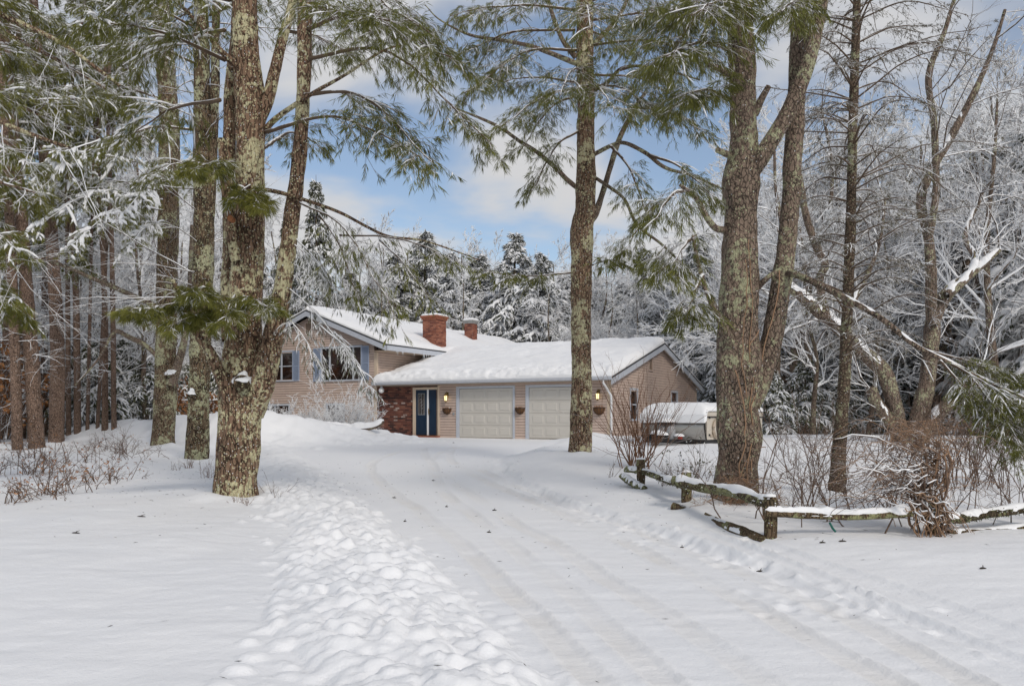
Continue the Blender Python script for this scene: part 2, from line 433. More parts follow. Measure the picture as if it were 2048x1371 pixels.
# ------------------------------------------------------------------ ground
XL = np.array([(0, 1.3), (4.6, 0.2), (6.1, -0.24), (8.5, -0.9), (11, -1.76), (14.2, -2.9), (18.2, -4.2), (22.9, -5.9), (26, -7.0), (29, -6.6), (33, -6.2), (60, -6)])
XR = np.array([(0, 4.6), (4.9, 3.1), (7.5, 2.6), (10.1, 1.75), (13.9, 0.55), (17.6, -0.05), (20.5, -0.3), (24, 0.0), (27, 1.0), (30, 2.6), (33, 4.0), (60, 4)])
def xl(y): return np.interp(y, XL[:, 0], XL[:, 1])
def xr(y): return np.interp(y, XR[:, 0], XR[:, 1])
PILE = np.array([(-15.5, 31.5, 0.60), (-12.5, 30.2, 0.85), (-10.2, 29.4, 1.05), (-8.8, 29.2, 1.12), (-7.6, 29.6, 0.92), (-6.2, 31.2, 0.52), (-5.0, 33.2, 0.30)])
def seg_dist(x, y, pl):
    """distance to polyline, arclength of nearest point, interpolated third column"""
    best = np.full(np.shape(x), 1e9); arc = np.zeros(np.shape(x)); val = np.zeros(np.shape(x)); sgn = np.zeros(np.shape(x)); acc = 0.0
    for a, b in zip(pl[:-1], pl[1:]):
        d = b[:2] - a[:2]; L2 = d @ d; L = math.sqrt(L2)
        t = np.clip(((x - a[0]) * d[0] + (y - a[1]) * d[1]) / L2, 0, 1)
        dx, dy = x - a[0] - t * d[0], y - a[1] - t * d[1]
        q = np.hypot(dx, dy); k = q < best
        best = np.where(k, q, best); arc = np.where(k, acc + t * L, arc)
        sgn = np.where(k, np.sign(dx * d[1] - dy * d[0]), sgn)
        if pl.shape[1] > 2: val = np.where(k, a[2] + t * (b[2] - a[2]), val)
        acc += L
    return best, arc, val, sgn
def h0(x, y):
    x = np.asarray(x, float); y = np.asarray(y, float)
    yy = np.minimum(y, 35 + 0 * y)
    z = 0.0214 * np.where(y < 31, y, 31 + 4 * (1 - np.exp(-(np.maximum(y, 31) - 31) / 4)))
    s = x - xr(y)
    z = z + (0.10 + 0.16 * sstep(15, 21, y) * sstep(36, 30, y)) * sstep(0.0, 1.1, s) * sstep(2, 5, y)
    z = z + 0.30 * np.exp(-((x - 2.2) / 1.3) ** 2 - ((y - 28.6) / 1.7) ** 2)
    s2 = xl(y) - x
    z = z + 0.06 * sstep(0.2, 2.2, s2)
    z = z + 0.30 * sstep(6, 16, s2) * sstep(14, 30, y) * sstep(60, 34, y) * 0.3
    d, a, v, sg = seg_dist(x, y, PILE)
    z = z + v * np.exp(-(d / 1.25) ** 2) + 0.0 * yy
    z = z + 0.05 * fbm(x * 0.22, y * 0.22, 3.1, 3) * sstep(0.5, 3.0, np.maximum(s, s2))
    return z
def G(px, py):
    """where the line of sight through a photo point meets the snow surface"""
    lo, hi = 1.5, 120.0
    ys = np.geomspace(lo, hi, 1500)
    x = (px - CX) / F * ys; zr = EYE - (py - HZ) / F * ys
    k = np.argmax(zr - h0(x, ys) < 0)
    a, b = ys[max(k - 1, 0)], ys[k]
    for _ in range(25):
        m_ = 0.5 * (a + b)
        if EYE - (py - HZ) / F * m_ - float(h0((px - CX) / F * m_, m_)) < 0: b = m_
        else: a = m_
    p = at(px, py, 0.5 * (a + b)); p[2] = float(h0(p[0], p[1])); return p

GRID = []
def zg(x, y):
    xs, ys, Z = GRID; x = np.asarray(x, float); y = np.asarray(y, float)
    i = np.clip(np.searchsorted(xs, x) - 1, 0, len(xs) - 2); j = np.clip(np.searchsorted(ys, y) - 1, 0, len(ys) - 2)
    a = (x - xs[i]) / (xs[i + 1] - xs[i]); b = (y - ys[j]) / (ys[j + 1] - ys[j])
    return (Z[j, i] * (1 - a) + Z[j, i + 1] * a) * (1 - b) + (Z[j + 1, i] * (1 - a) + Z[j + 1, i + 1] * a) * b
def build_ground():
    rng = np.random.default_rng(5)
    def axis(stops):
        out = [stops[0][0]]
        for (a, da), (b, db) in zip(stops[:-1], stops[1:]):
            n = max(2, int(round(2 * (b - a) / (da + db)))); t = np.linspace(0, 1, n + 1)[1:]
            u = t * da + t * t * (db - da) / 2; u = u / u[-1]
            out += list(a + (b - a) * u)
        return np.array(out)
    xs = axis([(-420, 60), (-60, 3.0), (-24, 0.5), (-12, 0.12), (-3.9, 0.029), (4.4, 0.029), (9, 0.14), (24, 0.5), (60, 3.0), (420, 60)])
    ys = axis([(-30, 3), (-4, 0.5), (3.2, 0.06), (4.2, 0.023), (9, 0.037), (16, 0.08), (26, 0.15), (34, 0.2), (48, 0.6), (90, 4), (600, 80)])
    X, Y = np.meshgrid(xs, ys)
    Z = h0(X, Y)
    # plough berm on the left of the drive: heaped clods
    s2 = xl(Y) - X
    wdt = 1.40 + 0.25 * fbm(Y * 0.5, Y * 0 + 4.0, 0, 2)
    fade = sstep(30, 20, Y)
    prof = np.clip(s2 / wdt, 0, 1); dome = np.sin(np.pi * prof) ** 0.7 * (s2 > 0) * (s2 < wdt)
    Z += 0.10 * dome * fade * (0.8 + 0.35 * fbm(X * 1.3, Y * 1.3, 1.0, 3))
    wx, wy = X + .10 * fbm(X * 2.1, Y * 2.1, 31.0, 2), Y + .10 * fbm(X * 2.1, Y * 2.1, 47.0, 2)
    pil_ = np.abs(fbm(wx * 3.6 + wy * 1.2, wy * 3.0 - wx, 5.0, 2)) ** .8; pil2 = np.abs(fbm(wx * 8.5, wy * 8.0, 15.0, 2)) ** .8
    Z += np.sqrt(np.clip(dome, 0, 1)) * fade * (.058 * pil_ + .036 * pil2)
    top = np.zeros_like(Z)
    N = 4200
    ly = 4.0 + 23 * rng.uniform(0, 1, N) ** 1.6
    off = rng.normal(0.7, 0.45, N)
    keep = (off > -0.18) & (off < 1.9); ly, off = ly[keep], off[keep]
    lx = xl(ly) - off
    rr = np.clip(rng.lognormal(-3.35, 0.55, len(lx)), 0.014, 0.10) * (0.85 + 0.02 * ly)
    pil = rng.uniform(0, 1, (900, 3))
    px_ = np.interp(pil[:, 0] * 6, np.arange(7), PILE[:, 0]) + rng.normal(0, 1.0, 900); py_ = np.interp(pil[:, 0] * 6, np.arange(7), PILE[:, 1]) - np.abs(rng.normal(0, 1.3, 900))
    lx = np.concatenate([lx, px_]); ly = np.concatenate([ly, py_]); rr = np.concatenate([rr, np.clip(rng.lognormal(-2.1, 0.4, 900), 0.06, 0.3)])
    # a thinner line of crumbs on the right edge and spill on the drive
    n3 = 160; y3 = 5 + 20 * rng.uniform(0, 1, n3); x3 = xr(y3) + rng.normal(0.05, 0.16, n3)
    lx = np.concatenate([lx, x3]); ly = np.concatenate([ly, y3]); rr = np.concatenate([rr, np.clip(rng.lognormal(-3.4, 0.4, n3), 0.015, 0.06)])
    for x, y, r in zip(lx, ly, rr):
        asp = 0.75 + 0.6 * rng.uniform(); th = rng.uniform(0, math.pi); R = r * 1.5
        i0, i1 = np.searchsorted(xs, (x - R, x + R)); j0, j1 = np.searchsorted(ys, (y - R, y + R))
        if i1 <= i0 or j1 <= j0: continue
        dx, dy = X[j0:j1, i0:i1] - x, Y[j0:j1, i0:i1] - y
        a = (dx * math.cos(th) + dy * math.sin(th)) / asp; b = -dx * math.sin(th) + dy * math.cos(th)
        q = 1 - (a * a + b * b) / (r * r)
        hgt = np.where(q > 0, np.maximum(q, 0) ** 0.4, 0) * r * rng.uniform(.25, .6)
        top[j0:j1, i0:i1] = np.maximum(top[j0:j1, i0:i1], hgt) + 0.12 * np.minimum(top[j0:j1, i0:i1], hgt)
    Z += np.minimum(top, 0.10)
    Z += 0.014 * dome * fade * fbm(X * 16, Y * 16, 4.0, 3)
    for (bx_, by_, r_) in [(471, 996, .42), (394, 920, .36), (325, 893, .36), (1160, 913, .4), (1470, 1016, .42), (1671, 999, .22), (112, 888, .25), (73, 898, .26)]:
        p_ = G(bx_, by_); dd = np.hypot(X - p_[0], Y - p_[1]); Z += 0.07 * np.exp(-((dd - r_) / 0.30) ** 2) * (1 + .6 * fbm(X * 2, Y * 2, 6.0, 2)) * (dd < 3)
    # small scale unevenness off the drive, wind ripple
    out = np.maximum(s2 - 1.4, X - xr(Y) - 0.2)
    Z += 0.02 * fbm(X * 0.9, Y * 0.9, 7.0, 4) * sstep(0, 1.0, out)
    Z += 0.006 * fbm(X * 2.2, Y * 6.0, 2.0, 3)
    # sharp little step along the right plough edge
    s = X - xr(Y) - 0.12 * fbm(Y * 1.1, Y * 0 + 2, 0, 3)
    Z += 0.06 * sstep(-0.02, 0.10, s) * sstep(5.0, 8.0, Y) * sstep(27, 20, Y) - 0.03 * np.exp(-((s + 0.12) / 0.1) ** 2) * sstep(5, 8, Y) * sstep(27, 20, Y)
    # tyre tracks
    tr = [[(1190,1371),(1010,1180),(900,1070),(800,995),(752,955),(742,935),(760,917),(805,902),(870,893)],
          [(1340,1371),(1135,1180),(1000,1075),(890,985),(868,945),(866,920),(880,905),(930,893)],
          [(1530,1371),(1330,1230),(1130,1105),(960,1000),(885,950),(862,925),(850,905),(848,895)],
          [(1790,1371),(1500,1210),(1280,1100),(1080,1010),(960,955),(905,925),(900,905),(910,893)],
          [(1960,1371),(1620,1205),(1360,1095),(1180,1025),(1040,975),(960,940)],
          [(2100,1345),(1800,1230),(1560,1135),(1380,1070),(1250,1035)],
          [(2100,1290),(1840,1205),(1640,1140),(1500,1090)]]
    DIRT = np.zeros_like(Z)
    for k, t in enumerate(tr):
        pl = spline([G(a, min(b, 1369)) for a, b in t], 70)[:, :2]
        w = 0.088
        x0, x1 = pl[:, 0].min() - 0.5, pl[:, 0].max() + 0.5; y0, y1 = pl[:, 1].min() - 0.5, pl[:, 1].max() + 0.5
        i0, i1 = np.searchsorted(xs, (x0, x1)); j0, j1 = np.searchsorted(ys, (y0, y1))
        xx, yy = X[j0:j1, i0:i1], Y[j0:j1, i0:i1]
        d, a, _, sg = seg_dist(xx, yy, pl)
        dep = 0.022 if k < 5 else 0.032
        wig = 0.03 * fbm(a * 0.8, a * 0 + k, 0, 2)
        d2 = np.abs(d * sg + wig)
        groove = sstep(w + 0.025, w - 0.01, d2)
        tread = 0.5 + 0.5 * np.sin(2 * np.pi * (a / 0.078 + d2 * 5.0))
        lip = np.exp(-((d2 - w - 0.03) / 0.03) ** 2)
        patch = 0.55 + 0.45 * fbm(xx * 0.8, yy * 0.8, k * 3.0, 2)
        Z[j0:j1, i0:i1] += patch * (-dep * groove * (0.75 + 0.25 * tread) + dep * 0.8 * lip * (1 + 0.4 * fbm(xx * 9, yy * 9, 0, 2)))
        if k < 5: DIRT[j0:j1, i0:i1] = np.maximum(DIRT[j0:j1, i0:i1], patch * sstep(w + 0.10, w * 0.4, d2) * (0.75 + 0.4 * fbm(xx * 3, yy * 3, 9, 2)))
    for k in range(170):      # scuffs and footprints by the right bank
        y = 6 + 20 * rng.uniform() ** 1.3; x = xr(y) - abs(rng.normal(0.25, 0.3)); r = rng.uniform(0.04, 0.09)
        i0, i1 = np.searchsorted(xs, (x - 3 * r, x + 3 * r)); j0, j1 = np.searchsorted(ys, (y - 3 * r, y + 3 * r))
        if i1 > i0 and j1 > j0:
            q = np.hypot(X[j0:j1, i0:i1] - x, (Y[j0:j1, i0:i1] - y) * 0.7) / r
            Z[j0:j1, i0:i1] += -0.018 * np.exp(-q ** 2) + 0.008 * np.exp(-(q - 1.5) ** 2 * 4)
    GRID.extend([xs, ys, Z])
    ny, nx = Z.shape
    idx = np.arange(ny * nx).reshape(ny, nx)
    Fq = np.stack([idx[:-1, :-1], idx[:-1, 1:], idx[1:, 1:], idx[1:, :-1]], -1).reshape(-1, 4)
    g = MB().add(np.stack([X, Y, Z], -1).reshape(-1, 3), Fq).build('snow_ground', SNOW, smooth=True)
    at_ = g.data.attributes.new('dirt', 'FLOAT', 'POINT'); at_.data.foreach_set('value', np.clip(DIRT, 0, 1).astype(np.float32).ravel())
    g['kind'] = 'structure'
    return nx * ny
print('ground verts', build_ground())

# ------------------------------------------------------------------ house (local frame: x along the front to the right, y to the back)
TH = math.radians(28.6)
HP = (0.0636, 35.0)
house = thing('ranch_house', 'beige sided ranch house with blue grey trim, snowy roofs and two garage doors', 'house', (HP[0], HP[1], 0), -TH)
FL, EZ, RZ = 0.75, 3.22, 5.06          # floor, garage eave and garage ridge heights
UC = -7.27                             # corner of the upper house
def siding(buf, face, u0f, u1f, z0, z1, holes, step=0.118, mi=0):
    """lapped boards; face(u, z, out) -> point; u0f/u1f give the ends at height z"""
    z = z0
    while z < z1 - 0.01:
        zt = min(z + step, z1)
        a0, a1, b0, b1 = u0f(z), u1f(z), u0f(zt), u1f(zt)
        cuts = sorted([(h[0], h[1]) for h in holes if h[2] < 0.5 * (z + zt) < h[3]])
        spans, cur = [], None
        lo, hi = a0, a1; cur = lo
        for c0, c1 in cuts:
            if c0 > cur: spans.append((cur, min(c0, hi)))
            cur = max(cur, c1)
        if cur < hi: spans.append((cur, hi))
        for s0, s1 in spans:
            t0 = b0 if abs(s0 - a0) < 1e-6 else s0; t1 = b1 if abs(s1 - a1) < 1e-6 else s1
            if t1 <= t0: t0 = t1 = 0.5 * (t0 + t1)
            zg = max(zt - 0.014, z + 0.01)      # open groove under the board above; dark-painted wall behind imitates the lap shadow
            buf.quad(face(s0, z, 0.052), face(s1, z, 0.052), face(t1, zg, 0.034), face(t0, zg, 0.034), mi)
            buf.quad(face(s0, z, 0.0), face(s1, z, 0.0), face(s1, z, 0.052), face(s0, z, 0.052), mi)
            buf.quad(face(t0, zg, 0.034), face(t1, zg, 0.034), face(t1, zg, 0.0), face(t0, zg, 0.0), mi)
        z = zt
front = lambda u, z, o: (u, -o, z)
gside = lambda v, z, o: (4.36 + o, v, z)
uside = lambda v, z, o: (UC + o, v, z)

# walls
MB().box(UC + 0.02, 4.36, 0.0, 12.1, 0.35, 3.15).build('garage_wall', GROOVE_SHADE, house)
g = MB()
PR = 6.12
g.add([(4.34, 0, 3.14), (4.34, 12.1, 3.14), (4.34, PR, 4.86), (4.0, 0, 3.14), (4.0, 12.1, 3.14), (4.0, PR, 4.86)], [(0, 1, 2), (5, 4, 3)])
g.build('gable_wall', GROOVE_SHADE, house)
UL, UP, UPZ, UE = -15.27, -11.27, 6.84, 4.98      # upper house: left corner, ridge u, ridge z, eave z
MB().box(UL, UC, 0.0, 19.6, 0.3, 5.0).build('house_wall', GROOVE_SHADE, house)
MB().prism([(UL + 0.01, 5.0), (UC - 0.01, 5.0), (UP, 6.55)], 0.003, 19.59).build('gable_wall', GROOVE_SHADE, house)

# openings on the front of the upper house: (u0, u1, z0, z1)
WIN1 = (-13.95, -12.45, 3.48, 4.86)
WIN2 = (-10.55, -8.15, 3.42, 4.93)
BW1, BW2 = (-14.6, -12.7, 1.75, 2.2), (-10.2, -9.2, 1.5, 2.2)
SH = [(-14.42, -13.99), (-12.41, -11.98), (-11.06, -10.6), (-8.1, -7.66)]
fs = MB()
holes = [WIN1, WIN2, BW1, BW2, (-11.62, -11.2, 5.75, 6.25)]
slope = (UPZ - UE) / 4.845
wallz = lambda d: UPZ - 0.28 - slope * d
siding(fs, front, lambda z: max(UL, UP - (UPZ - 0.28 - z) / slope), lambda z: min(UC - 0.1, UP + (UPZ - 0.28 - z) / slope), 0.8, 6.54, holes)
fs.build('siding', SIDE, house, stuff=True)
ss = MB()
siding(ss, uside, lambda z: 0.06, lambda z: 8.0, 3.0, 4.98, [])
ss.build('siding', SIDE, house, stuff=True)
# garage front and side siding
D1, D2 = (-2.68, 0.0), (0.764, 3.444)
gs = MB()
siding(gs, front, lambda z: -3.72, lambda z: 4.30, 0.72, 3.12, [(D1[0] - 0.16, D1[1] + 0.10, 0, 2.98), (D2[0] - 0.16, D2[1] + 0.10, 0, 2.98)])
gs.build('siding', SIDE, house, stuff=True)
GW1, GW2 = (2.25, 3.05, 1.55, 2.78), (7.85, 8.75, 1.9, 2.82)
gv = (4.55, 5.1, 3.72, 4.32)
sl2 = (RZ - EZ) / 6.57
gs2 = MB()
siding(gs2, gside, lambda z: max(0.08, PR - (RZ - 0.2 - z) / sl2), lambda z: min(12.02, PR + (RZ - 0.2 - z) / sl2), 0.72, 4.84,
       [(GW1[0], GW1[1], GW1[2], GW1[3]), (GW2[0], GW2[1], GW2[2], GW2[3]), gv])
gs2.build('siding', SIDE, house, stuff=True)
# corner boards
for (x0, x1, y0, y1, z0, z1, m) in [(UC - 0.1, UC + 0.058, -0.06, 0.06, 0.7, 4.66, CREAM), (-3.82, -3.72, -0.06, 0.02, 0.72, 3.05, CREAM),
                                   (4.28, 4.42, -0.06, 0.085, 0.72, 3.05, CREAM), (4.30, 4.42, 12.0, 12.11, 0.72, 3.05, CREAM)]:
    MB().box(x0, x1, y0, y1, z0, z1).build('corner_board', m, house)

# windows
def window(u0, u1, z0, z1, face, cols=(0.5,), rows=(), t=0.085, m=TRIMB, sill=True):
    """frame boards, mullions and panes on a wall face"""
    def bx(buf, a0, a1, b0, b1, o0, o1):
        p = [face(a, b, o) for o in (o0, o1) for a, b in ((a0, b0), (a1, b0), (a1, b1), (a0, b1))]
        buf.add(p, [(0, 3, 2, 1), (4, 5, 6, 7), (0, 1, 5, 4), (1, 2, 6, 5), (2, 3, 7, 6), (3, 0, 4, 7)])
    w = MB()
    bx(w, u0 - t, u1 + t, z1, z1 + t * 1.1, -0.02, 0.075); bx(w, u0 - t, u0, z0, z1, -0.02, 0.070); bx(w, u1, u1 + t, z0, z1, -0.02, 0.070)
    fr = w.build('window', m, house)
    xs_ = [u0] + [u0 + (u1 - u0) * c for c in cols] + [u1]
    for c in xs_[1:-1]:
        q = MB(); bx(q, c - 0.045, c + 0.045, z0, z1, -0.02, 0.036); q.build('mullion', m, fr)
    zs_ = [z0] + [z0 + (z1 - z0) * r for r in rows] + [z1]
    for r in zs_[1:-1]:
        for a, b in zip(xs_[:-1], xs_[1:]):
            q = MB(); bx(q, a + 0.046, b - 0.046, r - 0.025, r + 0.025, -0.02, 0.03); q.build('sash_rail', m, fr)
    for a, b in zip(xs_[:-1], xs_[1:]):
        for c, d in zip(zs_[:-1], zs_[1:]):
            q = MB(); bx(q, a + 0.002, b - 0.002, c + 0.002, d - 0.002, -0.018, -0.006 + 0.012); q.build('pane', GLASS, fr)
    if sill:
        q = MB(); bx(q, u0 - t - 0.03, u1 + t + 0.03, z0 - 0.07, z0 - 0.001, -0.02, 0.10); q.build('sill', m, fr)
    return fr
window(*WIN1, front, (0.5,), (0.5,))
window(*WIN2, front, (0.2, 0.8), ())
window(*BW2, front, (0.5,), ())
window(*BW1, front, (0.5,), ())
window(*GW1, gside, (), (0.5,))
window(*GW2, gside, (), (0.5,))
for i, (a, b) in enumerate(SH):
    w = WIN1 if i < 2 else WIN2
    z0, z1 = w[2] - 0.06, w[3] + 0.05
    q = MB()
    q.box(a, b, -0.064, -0.055, z0, z1)
    for (x0, x1, zz0, zz1) in ((a, a + 0.05, z0, z1), (b - 0.05, b, z0, z1), (a + 0.05, b - 0.05, z0, z0 + 0.06), (a + 0.05, b - 0.05, z1 - 0.06, z1), (a + 0.05, b - 0.05, (z0 + z1) / 2 - 0.03, (z0 + z1) / 2 + 0.03)):
        q.box(x0, x1, -0.092, -0.065, zz0, zz1)
    so = q.build('shutter', SHUT, house)
    q = MB(); z = z0 + 0.08
    while z < z1 - 0.09:
        if abs(z + 0.015 - (z0 + z1) / 2) > 0.05:
            q.quad((a + 0.05, -0.067, z + 0.03), (b - 0.05, -0.067, z + 0.03), (b - 0.05, -0.086, z), (a + 0.05, -0.086, z))
        z += 0.038
    q.build('louvres', SHUT, so, stuff=True)
# gable vents
for (fc, a, b, z0, z1) in ((front, -11.6, -11.22, 5.76, 6.24), (gside, 4.6, 5.05, 3.75, 4.3)):
    q = MB()
    def bb(a0, a1, b0, b1, o0, o1, buf):
        p = [fc(x, y, o) for o in (o0, o1) for x, y in ((a0, b0), (a1, b0), (a1, b1), (a0, b1))]
        buf.add(p, [(0, 3, 2, 1), (4, 5, 6, 7), (0, 1, 5, 4), (1, 2, 6, 5), (2, 3, 7, 6), (3, 0, 4, 7)])
    bb(a - 0.05, a, z0 - 0.05, z1 + 0.05, 0, 0.07, q); bb(b, b + 0.05, z0 - 0.05, z1 + 0.05, 0, 0.07, q)
    bb(a, b, z0 - 0.05, z0, 0, 0.05, q); bb(a, b, z1, z1 + 0.05, 0, 0.05, q); bb(a, b, z0, z1, 0.0, 0.008, q)
    vo = q.build('gable_vent', SIDE, house)
    q = MB(); z = z0
    while z < z1 - 0.03:
        q.add([fc(a, z, 0.04), fc(b, z, 0.04), fc(b, z + 0.05, 0.012), fc(a, z + 0.05, 0.012)], [(0, 1, 2, 3)]); z += 0.06
    q.build('slats', VENT, vo, stuff=True)

# bricks of the entry wall
def bricks(buf, face, u0, u1, z0, z1, rng, hole=None, L=0.205, H=0.067, j=0.011):
    z, r = z0, 0
    while z + H <= z1 + 0.02:
        u = u0 - (L + j) * 0.5 * (r % 2)
        while u < u1:
            a, b = max(u, u0), min(u + L, u1)
            if b - a > 0.03 and not (hole and hole[0] < (a + b) / 2 < hole[1] and hole[2] < z + H / 2 < hole[3]):
                o = 0.012 + rng.uniform(-0.004, 0.007)
                p = [face(x, y, q) for q in (-0.01, o) for x, y in ((a, z), (b, z), (b, z + H), (a, z + H))]
                buf.add(p, [(4, 5, 6, 7), (0, 1, 5, 4), (1, 2, 6, 5), (2, 3, 7, 6), (3, 0, 4, 7)])
            u += L + j
        z += H + j; r += 1
rng = np.random.default_rng(9)
BWL = MB().box(UC + 0.03, -3.83, -0.006, 0.05, 0.55, 3.1).build('brick_wall', MORT, house)
q = MB(); bricks(q, lambda u, z, o: (u, -0.007 - o, z), UC + 0.03, -3.84, 0.6, 3.05, rng, hole=(-5.18, -3.84, 0.6, 2.96))
q.build('bricks', BRICK, BWL, stuff=True)
MB().box(-5.4, -3.7, -0.34, -0.03, 0.62, 0.80).build('brick_step', BRICKC, house)
# entry door with side panel
DU0, DU1 = -5.08, -3.92
dr = MB().box(DU0 + 0.08, -4.375, -0.05, -0.02, 0.84, 2.86).build('door', BDOOR, house)
MB().box(-4.295, DU1, -0.05, -0.02, 0.84, 2.86).build('side_panel', BDOOR, house)
MB().box(-4.375, -4.295, -0.085, -0.02, 0.82, 2.86).build('door_post', WHITE, house)
q = MB(); q.box(DU0 - 0.08, DU0 + 0.08, -0.075, -0.0, 0.80, 2.86); q.box(DU0 - 0.08, -3.83, -0.078, -0.0, 2.861, 2.97)
q.build('door_frame', CREAM, house)
q = MB().box(-4.86, -4.52, -0.056, -0.045, 1.75, 2.68); q.build('glass', GLASS, dr)
q = MB()
for x in (-4.875, -4.78, -4.69, -4.60, -4.52):
    q.box(x, x + 0.016, -0.066, -0.045, 1.75, 2.68)
q.box(-4.875, -4.504, -0.064, -0.045, 2.68, 2.70); q.box(-4.875, -4.504, -0.064, -0.045, 1.73, 1.75)
for k in range(5): q.tubes(np.array([(-4.80 + 0.03 * k, -0.064, 2.55 - 0.14 * k), (-4.70 + 0.03 * k, -0.064, 2.62 - 0.14 * k)]), np.array([0.008, 0.008]), 4)
q.build('leaded_bars', TANK, dr, stuff=True)
q = MB(); q.box(-4.86, -4.55, -0.06, -0.045, 1.0, 1.05); q.box(-4.86, -4.55, -0.06, -0.045, 1.55, 1.6); q.box(-4.86, -4.81, -0.06, -0.045, 1.05, 1.55); q.box(-4.6, -4.55, -0.06, -0.045, 1.05, 1.55)
q.build('moulding', BDOOR, dr)
q = MB().tubes(np.array([(-4.26, -0.10, 1.74), (-4.26, -0.12, 1.85), (-4.26, -0.12, 1.95), (-4.26, -0.10, 2.02)]), np.array([0.018] * 4), 6); q.box(-4.29, -4.23, -0.10, -0.05, 1.83, 1.87)
q.build('door_handle', BRASS, house)
# garage doors
for (a, b) in (D1, D2):
    gd = MB().box(a, b, 0.0 - 0.012, 0.05, FL - 0.03, 2.86).build('garage_door', GLINE, house)
    rows = 4; hz_ = (2.86 - FL) / rows
    for r in range(rows):
        z0 = FL + r * hz_
        q = MB().box(a + 0.004, b - 0.004, -0.030, -0.013, z0 + 0.006, z0 + hz_ - 0.006); q.build('section', GDOOR, gd)
        for c in range(4):
            w = (b - a - 0.2) / 4; x0 = a + 0.1 + c * w + 0.055; x1 = x0 + w - 0.11; y0, y1 = z0 + 0.10, z0 + hz_ - 0.10
            q = MB()
            bev = 0.035
            P = [(x0, -0.031, y0), (x1, -0.031, y0), (x1, -0.031, y1), (x0, -0.031, y1), (x0 + bev, -0.046, y0 + bev), (x1 - bev, -0.046, y0 + bev), (x1 - bev, -0.046, y1 - bev), (x0 + bev, -0.046, y1 - bev)]
            q.add(P, [(4, 5, 6, 7), (0, 1, 5, 4), (1, 2, 6, 5), (2, 3, 7, 6), (3, 0, 4, 7)])
            q.build('panel', GDOOR, gd)
    q = MB(); q.box(a - 0.155, a - 0.002, -0.072, 0.02, FL - 0.03, 2.87); q.box(b + 0.002, b + 0.095, -0.072, 0.02, FL - 0.03, 2.87); q.box(a - 0.155, b + 0.095, -0.075, 0.02, 2.872, 2.975)
    q.build('door_trim', TRIMB, house)

# roofs and their snow
def roofplane(buf, pts, thick, mi=0):
    """slab from 4 corners (ccw seen from above)"""
    p = np.array(pts, float); nrm = norm(np.cross(p[1] - p[0], p[3] - p[0]))
    q = np.vstack([p, p - np.array([0, 0, thick])])
    buf.add(q, [(0, 1, 2, 3), (7, 6, 5, 4), (0, 4, 5, 1), (1, 5, 6, 2), (2, 6, 7, 3), (3, 7, 4, 0)], mi)
REAR = 12.69
r1 = MB()
roofplane(r1, [(-7.25, -0.45, EZ), (4.66, -0.45, EZ), (4.66, PR, RZ), (-7.25, PR, RZ)], 0.06)
roofplane(r1, [(-7.25, PR, RZ), (4.66, PR, RZ), (4.66, REAR, EZ), (-7.25, REAR, EZ)], 0.06)
garage_roof = r1.build('garage_roof', SHING, house)
r2 = MB()
UE_R, UE_L = -6.425, 2 * UP + 6.425
roofplane(r2, [(UP, -0.4, UPZ), (UE_R, -0.4, UE), (UE_R, 20.0, UE), (UP, 20.0, UPZ)][::-1], 0.06)
roofplane(r2, [(UE_L, -0.4, UE), (UP, -0.4, UPZ), (UP, 20.0, UPZ), (UE_L, 20.0, UE)][::-1], 0.06)
main_roof = r2.build('main_roof', SHING, house)
def snow_sheet(name, parent, fxy, s0, s1, t0, t1, ns, nt, thick, seed, edge=0.26, lip=None):
    """thick snow on a roof plane; fxy(s,t)->(x,y,z) of the roof"""
    S, T = np.meshgrid(np.linspace(s0, s1, ns), np.linspace(t0, t1, nt))
    P = np.stack(fxy(S, T), -1)
    e = np.minimum.reduce([(S - s0), (s1 - S), (T - t0) + 0 * S])
    fall = np.sqrt(np.clip(e / edge, 0, 1)) * 0.8 + 0.2 * np.clip(e / (edge * 3), 0, 1)
    hgt = thick * (0.25 + 0.75 * fall) * (1 + 0.16 * fbm(S * 0.7, T * 0.9, seed, 4)) + 0.015 * fbm(S * 4, T * 4, seed, 3)
    if lip is not None: hgt = hgt + lip(S, T)
    top = P.copy(); top[..., 2] += np.maximum(hgt, 0.04)
    base = P.copy(); base[..., 2] += 0.004
    ny, nx = S.shape; idx = np.arange(ny * nx).reshape(ny, nx)
    Fq = np.stack([idx[:-1, :-1], idx[:-1, 1:], idx[1:, 1:], idx[1:, :-1]], -1).reshape(-1, 4)
    b = MB(); b.add(top.reshape(-1, 3), Fq)
    ring = np.concatenate([idx[0, :], idx[1:, -1], idx[-1, -2::-1], idx[-2:0:-1, 0]])
    n = len(ring); V = np.vstack([top.reshape(-1, 3)[ring], base.reshape(-1, 3)[ring]])
    k = np.arange(n); b.add(V, np.stack([n + k, n + (k + 1) % n, (k + 1) % n, k], -1))
    return b.build(name, SNOW, parent, smooth=True)
crumple = lambda S, T: 0.07 * np.exp(-((T - 0.35) / 0.45) ** 2) * fbm(S * 4, T * 6, 3, 3) + 0.05 * fbm(S * 1.1, T * 1.3, 12, 3) - 0.05 * np.exp(-((T - 0.95 - 0.2 * fbm(S * .8, S * 0, 2, 2)) / 0.13) ** 2) - 0.10 * np.exp(-((S + 4.8) / 1.6) ** 2 - ((T - 2.2) / 0.7) ** 2) + 0.05 * np.exp(-((T - 1.0) / 0.35) ** 2) * fbm(S * 2, T * 2, 8, 3)
snow_sheet('roof_snow', garage_roof, lambda s, t: (s, -0.43 + t, EZ + (0.02 + t) * sl2), -7.22, 4.63, 0.0, 6.55, 260, 140, 0.33, 0.8, lip=crumple)
